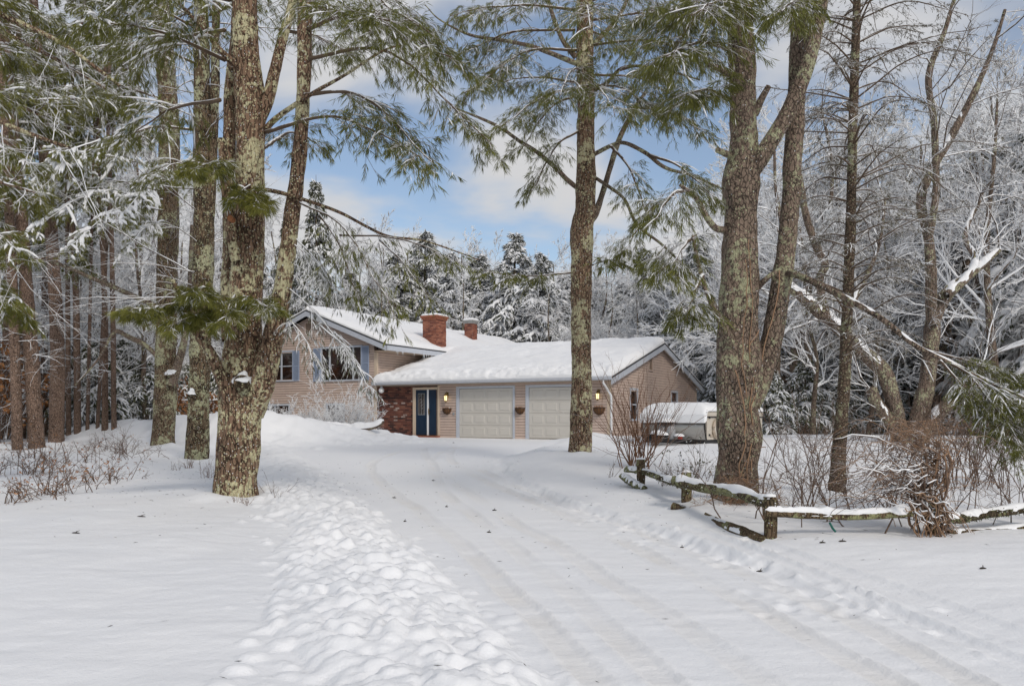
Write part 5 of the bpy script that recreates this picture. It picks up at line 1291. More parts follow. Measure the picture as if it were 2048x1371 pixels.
    for (x0, y0, d0, x1, y1, d1, sg, n1, l1) in [(1900, 725, -1.6, 2060, 830, -2.2, .03, 40, .55), (1940, 750, -1.6, 2050, 900, -2.4, .02, 36, .55), (1850, 700, -1.5, 2060, 760, -1.6, .02, 34, .5), (1960, 760, -1.6, 2080, 860, -1.2, .02, 34, .6), (1880, 720, -1.6, 1990, 860, -2.0, .03, 26, .4)]:
        bough(cr, B(x0, y0, Y + d0, x1, y1, Y + d1, sg), rng, 0.016, n1, l1, 6, 0.24, (6, 0.06, 0.0026), 0.35, 0.45, 0.10, 0.008, tips=4)
    cr.build(t, b, TWIG, NEED)
tree_five()

def tree_six():
    rng = np.random.default_rng(106); b = G(1671, 999); Y = b[1]
    t = thing('spruce_tree', 'slim spruce trunk with many thin half bare whorled branches right of the forked tree', 'tree', tuple(b))
    rows = [(1025, 1671, 36), (1000, 1671, 33), (860, 1681, 26), (770, 1688, 24), (650, 1694, 22), (420, 1702, 19), (200, 1707, 17), (0, 1714, 15), (-150, 1718, 12), (-300, 1722, 8)]
    q = MB(); c = trunk_mesh(q, prof(Y, rows), 36, 8.0, 0.08, 0.05, 0.05); q.build('trunk', BARK_S, t, smooth=True, origin=b)
    cr = Crown()
    zs = np.arange(2.6, c[-1, 2], 0.17)
    for z in zs:
        i = np.argmin(np.abs(c[:, 2] - z)); p = c[i, :3]
        for k in range(rng.integers(3, 5)):
            a = rng.uniform(0, 2 * math.pi); L = rng.uniform(0.7, 2.0) * (1.1 if math.cos(a) > 0 else 0.75)
            d = np.array([math.cos(a), math.sin(a), 0.0]); dr = rng.uniform(-0.05, 0.3)
            up = rng.uniform(0.05, 0.25)
            live = 1.0 if z > 4.5 and math.cos(a) > -0.2 else 0.35
            bough(cr, [p, p + d * L * .5 + np.array([0, 0, up * L]), p + d * L + np.array([0, 0, (up - dr) * L])], rng, 0.013, 12, L * 0.36, 3, 0.17, (3 if live > .5 else 2, 0.05, 0.0032), 0.35, 0.5, 0.10, 0.006, t0=0.25, tips=3 if live > .5 else 1)
    cr.build(t, b, TWIG, NEED_S)
tree_six()

def tree_seven():
    rng = np.random.default_rng(107); b = G(1818, 884); Y = b[1]
    t = thing('multi_stem_tree', 'spreading many stemmed old tree with thick snow on its crooked limbs, far right', 'tree', tuple(b))
    rowsets = [[(905, 1802, 34), (850, 1797, 32), (800, 1786, 30), (745, 1770, 30), (720, 1745, 28), (690, 1710, 27), (660, 1682, 26), (620, 1636, 24), (590, 1600, 20), (572, 1572, 14)],
               [(905, 1826, 36), (830, 1838, 34), (760, 1855, 32), (690, 1862, 30), (640, 1868, 30), (590, 1892, 26), (560, 1925, 20), (530, 1965, 12), (500, 2000, 7)],
               [(900, 1836, 30), (850, 1855, 28), (820, 1885, 26), (790, 1910, 25), (765, 1935, 24), (740, 1965, 16)],
               [(880, 1800, 24), (830, 1770, 24), (800, 1750, 23), (775, 1742, 22)],
               [(650, 1864, 24), (600, 1862, 22), (540, 1862, 21), (480, 1858, 18), (400, 1842, 18), (340, 1864, 16), (290, 1893, 15), (190, 1946, 12), (100, 1985, 8), (20, 2010, 6)],
               [(640, 1655, 18), (600, 1645, 16), (555, 1640, 15), (530, 1650, 15), (490, 1632, 15), (430, 1612, 14), (360, 1600, 12), (280, 1590, 8)],
               [(700, 1720, 16), (640, 1690, 14), (560, 1730, 9), (480, 1760, 7), (400, 1770, 5)],
               [(590, 1892, 16), (560, 1930, 14), (520, 1950, 12), (470, 1930, 9), (400, 1960, 6)],
               [(480, 1858, 14), (380, 1872, 14), (250, 1868, 13), (150, 1858, 12), (60, 1890, 9), (-40, 1920, 7)]]
    starts, dirs = [], []
    for k, rows in enumerate(rowsets):
        dy = [0.25 * math.sin(k * 2.1) * i / len(rows) * 4 for i in range(len(rows))]
        q = MB(); c = trunk_mesh(q, prof(Y, rows, dy), 24, k * 1.7, 0, 0.07, 0.08); lo = q.build('trunk' if k < 2 else 'limb', BARK_G, t, smooth=True, origin=b)
        T = norm(np.gradient(c[:, :3], axis=0)); lean = np.abs(T[:, 2]) < 0.88
        if lean.sum() > 6:
            i = np.where(lean)[0]; i0, i1 = i[0], i[-1]
            V, Fq = snow_on(c[i0:i1 + 1, :3] + np.array([0, 0, 0.0]), c[i0:i1 + 1, 3] * 0.95, rng, 0.15); MB().add(V, Fq).build('limb_snow', SNOW, lo, smooth=True, origin=b)
        j = rng.integers(len(c) // 3, len(c), 9); starts.append(c[j, :3]); d = T[j] * .5 + rng.normal(0, .6, (9, 3)); d[:, 2] = np.abs(d[:, 2]); dirs.append(d)
    S = np.concatenate(starts); D = np.concatenate(dirs); n = len(S)
    q = MB(); twig_sprays(q, S, D, rng.uniform(.9, 3.0, n), rng.uniform(.015, .035, n), [(4, .6, .6, .6), (4, .6, .6, .6), (2, .6, .6, .65)], rng, up=-0.05, wig=.18)
    q.build('twigs', TWIG_S, t, smooth=True, origin=b, stuff=True)
tree_seven()

# ------------------------------------------------------------------ woods: prototypes, then copies as individuals
def proto_conifer(seed, H, R, snow=1.0, need=NEED_W, gap=0.42, pad=0.19):
    rng = np.random.default_rng(seed)
    t = bpy.data.objects.new('conifer', None); COL.objects.link(t)
    q = MB(); trunk_mesh(q, [(0, 0, -0.4, H * 0.016), (0.02, 0, H * 0.4, H * 0.011), (0, 0.02, H * 0.8, H * 0.005), (0, 0, H, 0.01)], 10, seed, 0, 0.05, 0.4); q.build('trunk', BARK_S, t, smooth=True)
    wood, need_b, sn = MB(), MB(), MB()
    P0, P1, P2, Ls = [], [], [], []
    z = H * 0.06
    while z < H * 0.985:
        f = z / H; n = rng.integers(5, 8)
        for k in range(n):
            a = rng.uniform(0, 2 * math.pi); L = R * ((1 - f) ** 0.85 * (0.75 + 0.4 * rng.uniform()) + 0.04) * (0.6 + 0.4 * min(1, f / 0.15))
            d = np.array([math.cos(a), math.sin(a), 0]); zz = z + rng.uniform(-.15, .15)
            up = rng.uniform(0.0, 0.18) + 0.25 * f; dr = rng.uniform(0.22, 0.5)
            p = np.array([0, 0, zz]); P0.append(p); P1.append(p + d * L * .55 + np.array([0, 0, up * L * .55])); P2.append(p + d * L + np.array([0, 0, (up - dr) * L])); Ls.append(L)
        z += gap * (0.7 + 0.6 * rng.uniform()) * (1.15 - 0.5 * f)
    P0, P1, P2, Ls = map(np.array, (P0, P1, P2, Ls)); s = np.linspace(0, 1, 7)[None, :, None]
    C = P0[:, None] * (1 - s) ** 2 + 2 * (2 * P1 - 0.5 * P0 - 0.5 * P2)[:, None] * s * (1 - s) + P2[:, None] * s ** 2
    wood.tubes(C, (Ls * 0.012)[:, None] * np.linspace(1, .25, 7)[None] + 0.006, 3, cap=False)
    T = norm(np.gradient(C, axis=1))
    C1, L1 = shoots(C, T, 12, 0.8, Ls * 0.42, rng, t0=0.22, droop=0.45, flat=0.25)
    T1 = norm(np.gradient(C1, axis=1))
    P = np.concatenate([C1[:, 4], C1[:, 3], C1[:, 2], C1[:, 1], C[:, 6], C[:, 5]]); D = np.concatenate([T1[:, 4], T1[:, 3], T1[:, 2], T1[:, 1], T[:, 6], T[:, 5]])
    need_b.blades(P, D, 2, 0.32, 0.036, 0.55, 0.45, rng)
    def pads(Q, rad, pr):
        k = rng.uniform(size=len(Q)) < pr
        if k.sum() == 0: return
        q = Q[k].copy(); m_ = q.shape[1]; pf = np.sin(np.linspace(0.12, math.pi - 0.12, m_)) ** 0.7
        r = rad[k][:, None] * rng.uniform(.55, 1.25, (k.sum(), 1)) * pf[None] * (1 + 0.25 * rng.normal(size=(k.sum(), m_)))
        r = np.clip(r, 0.01, None); q[..., 2] += r * 0.6 + 0.02; sn.tubes(q, r, 4, cap=False)
    pads(C[:, 2:], np.clip(Ls * 0.075, .05, pad), 0.95 * snow); pads(C1, np.clip(L1 * 0.2, .04, pad * 0.85), 0.95 * snow)
    wood.build('branches', TWIG_S, t, smooth=True, stuff=True); need_b.build('needles', need, t, stuff=True)
    if sn.v: sn.build('snow_load', SNOW, t, smooth=True, stuff=True)
    return t, H
def proto_bare(seed, H, spread=0.5, snowm=TWIG_SS, rmin=0.018, dens=1.0):
    rng = np.random.default_rng(seed)
    t = bpy.data.objects.new('bare_tree', None); COL.objects.link(t)
    q = MB(); xs_ = np.cumsum(rng.normal(0, H * 0.018, 6)); ys_ = np.cumsum(rng.normal(0, H * 0.018, 6)); zz = np.linspace(-0.3, H * 0.86, 6)
    c = trunk_mesh(q, [(xs_[i] * (i > 0), ys_[i] * (i > 0), zz[i], H * 0.0125 * (1 - 0.8 * i / 5)) for i in range(6)], 10, seed, 0, 0.05, 0.35); q.build('trunk', BARK_G, t, smooth=True)
    n = int(26 * dens); j = rng.integers(int(len(c) * 0.15), len(c), n); f = c[j, 2] / H; a = rng.uniform(0, 2 * math.pi, n)
    D = np.stack([np.cos(a), np.sin(a), rng.uniform(.15, 1.3, n)], -1)
    q = MB(); twig_sprays(q, c[j, :3], D, H * spread * (1.1 - .8 * f) * rng.uniform(.5, 1.0, n) * .75, c[j, 3] * .5, [(7, .5, .65, .55), (6, .5, .65, .6), (4, .55, .6, .65)], rng, ns=3, k=4, up=0.02, wig=.16, rmin=rmin)
    q.build('twigs', snowm, t, smooth=True, stuff=True)
    return t, H
def proto_redpine(seed, H, r):
    rng = np.random.default_rng(seed)
    t = bpy.data.objects.new('red_pine', None); COL.objects.link(t)
    q = MB(); c = trunk_mesh(q, [(0, 0, -0.4, r * 1.15), (0, 0, 0.3, r * 1.02), (rng.normal(0, .1), 0, H * .35, r * .9), (rng.normal(0, .25), 0, H * .7, r * .7), (rng.normal(0, .4), 0, H, r * .4)], 18, seed, 0, 0.03, 0.14); q.build('trunk', BARK_R, t, smooth=True)
    n = 44; j = rng.integers(int(len(c) * .12), len(c), n); a = rng.uniform(0, 2 * math.pi, n); D = np.stack([np.cos(a), np.sin(a), rng.uniform(-.15, .35, n)], -1)
    q = MB(); twig_sprays(q, c[j, :3], D, rng.uniform(.6, 2.2, n), rng.uniform(.010, .022, n), [(5, .5, .6, .6), (4, .5, .6, .6)], rng, up=-.05, wig=.12, rmin=0.004); q.build('dead_branches', TWIG_S, t, smooth=True, stuff=True)
    cr = Crown()
    for k in range(14):
        i = rng.integers(int(len(c) * .45), len(c)); p = c[i, :3]; a_ = rng.uniform(0, 2 * math.pi); d = np.array([math.cos(a_), math.sin(a_), 0.1]); L = rng.uniform(1.4, 2.8)
        bough(cr, [p, p + d * L * .5 + (0, 0, .12), p + d * L - (0, 0, .25)], rng, .025, 18, .8, 5, .36, (4, .2, .011), .6, .4, .35, .03, sdroop=.3)
    cr.build(t, None, TWIG_S, NEED)
    return t, H
def place(pr, px, Y, H, label, cat, group, rng, wid=1.0, first=[set()]):
    t, H0 = pr
    if t.name in first[0]: o = copy_tree(t)
    else: first[0].add(t.name); o = t
    x = (px - CX) / F * Y; s = H / H0
    o.location = (x, Y, float(h0(x, Y)) - 0.05); o.scale = (s * wid, s * wid, s); o.rotation_euler = (0, 0, rng.uniform(0, 6.28))
    tag(o, label, cat, group); return o
def top_h(py, Y, px): return EYE + (HZ - py) * Y / F - float(h0((px - CX) / F * Y, Y))
rng = np.random.default_rng(77)
CON = [proto_conifer(1, 12, 2.9), proto_conifer(2, 12, 2.5, 1.0), proto_conifer(3, 12, 3.3, 0.9), proto_conifer(6, 12, 3.0, .45, NEED_F, .5, .11), proto_conifer(8, 5.0, 2.4, 0.8, NEED_F, .30, .075)]
BAR = [proto_bare(11, 14), proto_bare(12, 14, .42), proto_bare(13, 14, .55), proto_bare(14, 16, .30, TWIG_S, 0.009)]
RED = [proto_redpine(21, 15, .19), proto_redpine(22, 15, .17)]
for o in (CON[3][0],): o.name = 'white_pine'
for o in (CON[4][0],): o.name = 'young_hemlock'

LC = ('dense snow laden conifer standing behind the house roofs', 'tree', 'conifers behind the house')
for (k, px, py, Y) in [(0, 790, 505, 63), (2, 850, 462, 65), (1, 905, 500, 61), (1, 960, 505, 66), (2, 1030, 466, 63), (0, 1085, 505, 61), (1, 1130, 540, 66), (1, 1290, 488, 62), (0, 1335, 520, 58), (2, 1250, 560, 68), (0, 745, 560, 60), (2, 1395, 470, 52), (0, 1440, 560, 50), (1, 700, 540, 66)]:
    place(CON[k], px, Y, top_h(py, Y, px), *LC, rng, 1.2 + .25 * (py > 500))
place(CON[3], 632, 58, top_h(348, 58, 632), 'tall dark pine rising above the left gable of the house', 'tree', None, rng, 0.62)
place(CON[3], 575, 62, top_h(430, 62, 575), 'dark pine left of the tall one, mostly hidden by the forked trunk', 'tree', None, rng, 0.7)
LB = ('snow frosted bare tree behind the house between the conifers', 'tree', 'bare trees behind the house')
for (k, px, py, Y) in [(0, 690, 445, 68), (1, 740, 420, 72), (3, 770, 430, 74), (2, 820, 445, 75), (1, 930, 445, 72), (3, 960, 470, 74), (0, 1000, 480, 76), (2, 1110, 470, 73), (1, 1160, 460, 72), (0, 1205, 470, 70), (3, 1235, 500, 74), (2, 1270, 500, 72), (1, 1340, 440, 66), (0, 660, 470, 74), (1, 870, 480, 74), (2, 1060, 500, 76), (2, 705, 500, 59), (0, 765, 520, 58), (1, 925, 520, 58), (2, 1110, 540, 58), (0, 1215, 520, 57), (1, 1180, 500, 60), (2, 1265, 540, 56), (0, 1320, 560, 53), (1, 985, 540, 70), (2, 655, 540, 57)]:
    place(BAR[k], px, Y, top_h(py, Y, px), *LB, rng, .95)
LR = ('snow covered bare tree in the woods behind the rail fence, right side', 'tree', 'bare trees in the right woods')
for (k, px, Y, H) in [(0, 1545, 34, 15), (2, 1605, 39, 15), (1, 1655, 43, 17), (0, 1700, 41, 15), (2, 1750, 44, 18), (1, 1790, 42, 17), (0, 1840, 46, 19), (3, 1870, 40, 17), (2, 1915, 41, 17), (1, 1960, 38, 18), (0, 2010, 31, 15), (2, 2065, 35, 17), (3, 1580, 40, 18), (1, 2130, 30, 15), (0, 1500, 46, 17), (2, 1440, 52, 17), (1, 1630, 50, 18), (2, 1720, 48, 19), (0, 1890, 52, 20), (1, 2000, 50, 20), (0, 2200, 40, 18), (2, 1810, 56, 19), (1, 1560, 44, 14), (0, 1625, 36, 10), (2, 1690, 47, 18), (1, 1735, 38, 11), (0, 1945, 43, 18), (2, 2040, 42, 18)]:
    place(BAR[k], px, Y, H, *LR, rng, 1.0)
LRC = ('snow laden conifer in the woods behind the rail fence, right side', 'tree', 'conifers in the right woods')
for (k, px, Y, H) in [(2, 2010, 40, 14), (0, 1580, 52, 13), (1, 1660, 47, 11), (2, 1780, 50, 13), (2, 1890, 48, 15), (0, 1990, 45, 15), (1, 1710, 54, 15), (2, 1620, 56, 15), (3, 1570, 47, 14), (3, 1645, 50, 15), (3, 1800, 47, 15), (3, 1955, 46, 16), (3, 2040, 40, 15), (2, 2120, 34, 16), (1, 1500, 56, 13),  (0, 1840, 54, 12)]:
    place(CON[k], px, Y, H, *LRC, rng, 0.95)
LH = ('low snow weighed young hemlock at the edge of the right woods', 'tree', 'young hemlocks on the right')
for (px, Y, H) in [(1545, 33, 2.6), (1610, 38, 3.5), (1690, 40, 3.2), (1950, 36, 3.4), (1760, 42, 3.6), (2030, 33, 3.0), (1900, 41, 3.4), (1440, 49, 4.0)]:
    place(CON[4], px, Y, H, *LH, rng, 1.1)
LHL = ('snow weighed young hemlock under the tall red pines on the left', 'tree', 'young hemlocks on the left')
for (px, Y, H) in [(190, 33, 3.8), (245, 36, 4.2), (290, 34, 3.2), (150, 40, 4.6), (60, 38, 4.4), (365, 42, 3.6), (430, 44, 4.0), (10, 34, 3.6), (-60, 32, 4.5), (215, 46, 6)]:
    place(CON[4], px, Y, H, *LHL, rng, 1.1)
LL = ('snowy tree crowded in the dim woods behind the red pines, left side', 'tree', 'trees in the left woods')
for (k, px, Y, H) in [(0, 110, 62, 12), (2, 270, 60, 13), (1, 430, 62, 13), (0, 520, 64, 14), (0, -60, 56, 13), (3, 240, 52, 15)]:
    place(CON[k], px, Y, H, *LL, rng, 1.0)
LLB = ('snow covered bare tree among the red pines, left side', 'tree', 'bare trees in the left woods')
for (k, px, Y, H) in [(0, 60, 40, 16), (1, 170, 44, 18), (2, 260, 40, 16), (0, 330, 50, 19), (2, 420, 54, 19), (1, 480, 58, 19), (2, -10, 46, 18), (1, 220, 62, 22), (0, 120, 60, 21), (2, 380, 66, 22), (1, 520, 68, 19), (0, -80, 44, 17), (2, 300, 34, 11), (1, 560, 70, 18), (2, 140, 34, 9), (0, 205, 37, 10), (1, 265, 48, 14), (2, 30, 36, 11), (0, 440, 48, 14), (2, 360, 44, 12), (1, 90, 50, 15)]:
    place(BAR[k], px, Y, H, *LLB, rng, 1.0)
# red pines of the left wood
for i, (px, py, wpx) in enumerate([(155, 868, 13), (137, 870, 11), (210, 862, 12), (175, 862, 8), (88, 872, 13), (10, 878, 24), (-15, 885, 26), (45, 876, 14), (228, 860, 10), (195, 858, 8), (118, 866, 9), (-50, 880, 22)]):
    b = G(px, py); r = wpx / 2 * b[1] / F
    o = place(RED[i % 2], px, b[1], 13 + 4 * rng.uniform(), 'straight red brown pine trunk standing back among the left woods', 'tree', 'red pines in the left woods', rng)
    o.scale = (r / .19, r / .19, o.scale[2]); o.rotation_euler = (rng.normal(0, .02), rng.normal(0, .022), o.rotation_euler[2])
def edge_pine():
    rg = np.random.default_rng(909); b = G(-130, 985); Y = b[1]
    t = thing('pine_tree', 'lichened snow lined limbs reaching in from a pine beyond the left picture edge', 'tree', tuple(b))
    q = MB(); trunk_mesh(q, prof(Y, [(1010, -130, 60), (985, -130, 54), (600, -128, 48), (200, -126, 42), (-150, -124, 32)]), 36, 2.2, .08, .05, .08); q.build('trunk', BARK_L, t, smooth=True, origin=b)
    for rows, dz_ in [([(-40, -126, 16), (-10, -60, 13), (28, 0, 11), (85, 120, 9), (172, 240, 6)], .3), ([(20, -126, 15), (30, -60, 12), (62, 0, 10), (112, 100, 8), (178, 212, 5)], .6), ([(215, -126, 14), (228, -60, 12), (245, 0, 10), (270, 65, 9), (296, 140, 6)], -.4), ([(120, -126, 12), (150, -60, 10), (190, 0, 8), (236, 90, 5)], .2), ([(330, -126, 12), (350, -60, 9), (365, 0, 7), (385, 70, 4)], -.6), ([(480, -126, 12), (500, -60, 9), (530, 0, 7), (520, 60, 6), (512, 120, 3)], -.3)]:
        q = MB(); c = trunk_mesh(q, prof(Y, rows, [dz_ * i for i in range(len(rows))]), 14, rows[0][0] * .1, 0, .06, .06); lo = q.build('limb', BARK_L, t, smooth=True, origin=b)
        V, Fq = snow_on(c[6:, :3], c[6:, 3] * .7, rg, .014); MB().add(V, Fq).build('limb_snow', SNOW, lo, smooth=True, origin=b)
        n = 7; j = rg.integers(len(c) // 3, len(c), n); T = norm(np.gradient(c[:, :3], axis=0)); D = T[j] + rg.normal(0, .55, (n, 3))
        q = MB(); twig_sprays(q, c[j, :3], D, rg.uniform(.5, 1.6, n), rg.uniform(.006, .012, n), [(5, .5, .6, .6), (4, .5, .6, .6)], rg, up=-.03, wig=.13, rmin=.0025); q.build('twigs', TWIG_S, t, smooth=True, origin=b, stuff=True)
    cr = Crown()
    for (x0, y0, d0, x1, y1, d1, sg, n1, l1) in [(-120, 180, 0, 130, 215, .6, .05, 40, .8), (-120, 90, 0, 90, 130, 1.5, .05, 36, .8), (-120, 260, 0, 60, 330, -1.0, .06, 36, .7), (-120, 420, 0, 40, 500, -1.5, .06, 32, .6), (-120, 540, 0, 30, 600, -1.2, .05, 30, .55), (-100, 560, 0, 60, 640, 1.0, .06, 28, .5), (-120, 330, 0, 90, 400, 1.2, .06, 34, .7), (-120, -20, 0, 160, 60, 1.5, .04, 36, .8), (60, 200, .4, 260, 205, 1.2, .03, 34, .6)]:
        bough(cr, B(x0, y0, Y + d0, x1, y1, Y + d1, sg), rg, .022, n1, l1, 6, .3, (7, .14, .0036), .55, .4, .22, .018, sdroop=.25)
    cr.build(t, b, TWIG_S, NEED_B)
edge_pine()
def near_red(label, rows, base):
    b = G(*base); Y = b[1]; t = thing('red_pine', label, 'tree', tuple(b)); rg = np.random.default_rng(base[0])
    q = MB(); c = trunk_mesh(q, prof(Y, rows), 32, base[0] * .1, .05, .03, .06); q.build('trunk', BARK_R, t, smooth=True, origin=b)
    n = 34; j = rg.integers(int(len(c) * .18), len(c), n); a = rg.uniform(0, 2 * math.pi, n); D = np.stack([np.cos(a), np.sin(a), rg.uniform(-.2, .3, n)], -1)
    q = MB(); twig_sprays(q, c[j, :3], D, rg.uniform(.6, 2.0, n), rg.uniform(.010, .020, n), [(5, .5, .6, .6), (4, .5, .6, .6)], rg, up=-.06, wig=.12, rmin=.003); q.build('dead_branches', TWIG_S, t, smooth=True, origin=b, stuff=True)
    cr = Crown()
    for k in range(9):
        i = rg.integers(int(len(c) * .45), len(c)); p = c[i, :3]; a_ = rg.uniform(0, 2 * math.pi); d = np.array([math.cos(a_), math.sin(a_), .1]); L = rg.uniform(1.4, 2.6)
        bough(cr, [p, p + d * L * .5 + (0, 0, .12), p + d * L - (0, 0, .3)], rg, .025, 24, .9, 5, .36, (4, .17, .008), .65, .38, .3, .024)
    cr.build(t, b, TWIG_S, NEED)
near_red('right one of the two close red brown pine trunks at the left edge', [(910, 112, 32), (888, 112, 29), (700, 115, 26), (500, 105, 23), (350, 92, 21), (130, 76, 20), (0, 66, 17), (-150, 58, 12)], (112, 888))
near_red('left one of the two close red brown pine trunks at the left edge, leaning left', [(920, 74, 33), (898, 73, 30), (800, 68, 27), (700, 62, 26), (560, 52, 23), (341, 35, 22), (114, 12, 19), (0, 2, 17), (-120, -8, 12)], (73, 898))
near_red('thin dark pine trunk just left of the two close red pines', [(920, 36, 22), (900, 35, 20), (700, 30, 19), (500, 22, 17), (300, 12, 15), (0, -5, 12)], (35, 900))
# far woods closing the horizon
LF = ('snowy tree in the far dense woods closing the horizon', 'tree', 'trees of the far woods')
for i, x in enumerate(np.arange(-78, 80, 2.6)):
    Y = 84 + 9 * rng.uniform(-1, 1); k = rng.integers(0, 6); px = CX + x / Y * F
    pr = (CON + BAR)[[0, 2, 1, 5, 6, 7][k]]
    cap = 12.5 if 600 < px < 1450 else 17
    place(pr, px, Y, cap * (0.85 + .3 * rng.uniform()), *LF, rng, 1.15)
for i, x in enumerate(np.arange(-95, 96, 3.4)):
    Y = 104 + 8 * rng.uniform(-1, 1); px = CX + x / Y * F
    place(CON[i % 3], px, Y, 15 * (0.85 + .3 * rng.uniform()), *LF, rng, 1.7)

# ------------------------------------------------------------------ brush, shrubs and litter
def bush(name, label, cat, b, n, H, spread, m_, levels, rng, r=0.007, base=0.12, up=0.0, wig=0.14, group=None, leaves=None, part='stems', rmin=0.0022, tilt=None, loc=None):
    t = thing(name, label, cat, tuple(b), 0, group)
    a = rng.uniform(0, 2 * math.pi, n); e = np.abs(rng.normal(0, spread, n))
    S = np.asarray(b) + np.stack([rng.normal(0, base, n), rng.normal(0, base, n), np.full(n, -0.06)], -1)
    D = np.stack([np.cos(a) * e, np.sin(a) * e, np.ones(n)], -1)
    if tilt is not None: D = D + np.asarray(tilt)
    q = MB(); col = []
    twig_sprays(q, S, D, H * rng.uniform(.55, 1.0, n) * .8, r * rng.uniform(.6, 1.2, n), levels, rng, ns=3, k=4, up=up, wig=wig, collect=col, rmin=rmin)
    q.build(part, m_, t, smooth=True, origin=b, stuff=True)
    if leaves:
        mm, per, L, w, pr = leaves
        C = np.concatenate([c[0][:, 2:].reshape(-1, 3) for c in col[1:]]); k = rng.uniform(size=len(C)) < pr
        q = MB().blades(C[k], rng.normal(0, 1, (k.sum(), 3)), per, L, w, .5, .6, rng); q.build('leaves', mm, t, origin=b, stuff=True)
    return t, col
rng = np.random.default_rng(300)
bush('vase_shrub', 'tall reddish brown vase shaped bare shrub in front of the garage corner', 'shrub', G(1272, 940), 38, 2.35, 0.42, TWIG_R, [(5, .42, .5, .6), (3, .5, .55, .6)], rng, .011, .16, up=.0, wig=.16)
bush('small_shrub', 'thin snowy shrub with a few curled leaves behind the second fence post', 'shrub', G(1385, 985), 16, .95, .55, BRIAR, [(4, .5, .6, .6), (3, .5, .5, .6)], rng, .006, .12, leaves=(NEED_F, 2, .06, .012, .18))
bush('small_shrub', 'small twiggy weed clump beside the first fence post', 'shrub', G(1330, 975), 18, .6, .5, BRIAR, [(4, .5, .5, .6)], rng, .005, .2)
for i, (px, py, H, n, lab) in enumerate([(1600, 1010, 2.1, 7, 'tangled bare sapling between the forked trunk and the slim spruce'), (1575, 1040, 1.3, 12, 'thin bramble growing just right of the corner fence post'), (1640, 1050, 1.0, 12, 'low bramble behind the snowy horizontal rail, left half'), (1730, 1045, 1.1, 12, 'low bramble behind the snowy horizontal rail, right half'), (1790, 990, 1.5, 10, 'brambly shrub between the slim spruce and the vine heap'),
                                     (1920, 985, 2.0, 14, 'bare thicket stems just right of the vine heap'), (1970, 975, 2.1, 16, 'dense bare thicket under the green fir branch'), (2025, 980, 2.2, 16, 'bare thicket stems at the right picture edge'), (1900, 930, 1.8, 14, 'bare shrub behind the vine heap toward the old tree'), (2000, 1040, 1.2, 14, 'low weeds in front of the right fence rails'), (1530, 960, 1.2, 8, 'low briar beside the base of the forked trunk, right side'), (1620, 940, 1.5, 12, 'bare shrub in the yard behind the slim spruce'), (1730, 930, 1.4, 12, 'bare shrub in the snowy yard right of the slim spruce')]):
    bush('bramble', lab, 'shrub', G(px, py), n, H, .42, BRIAR, [(5, .48, .6, .62), (4, .5, .6, .62), (2, .5, .5, .7)], rng, .009, .42, wig=.24, group='brambles along the right fence')
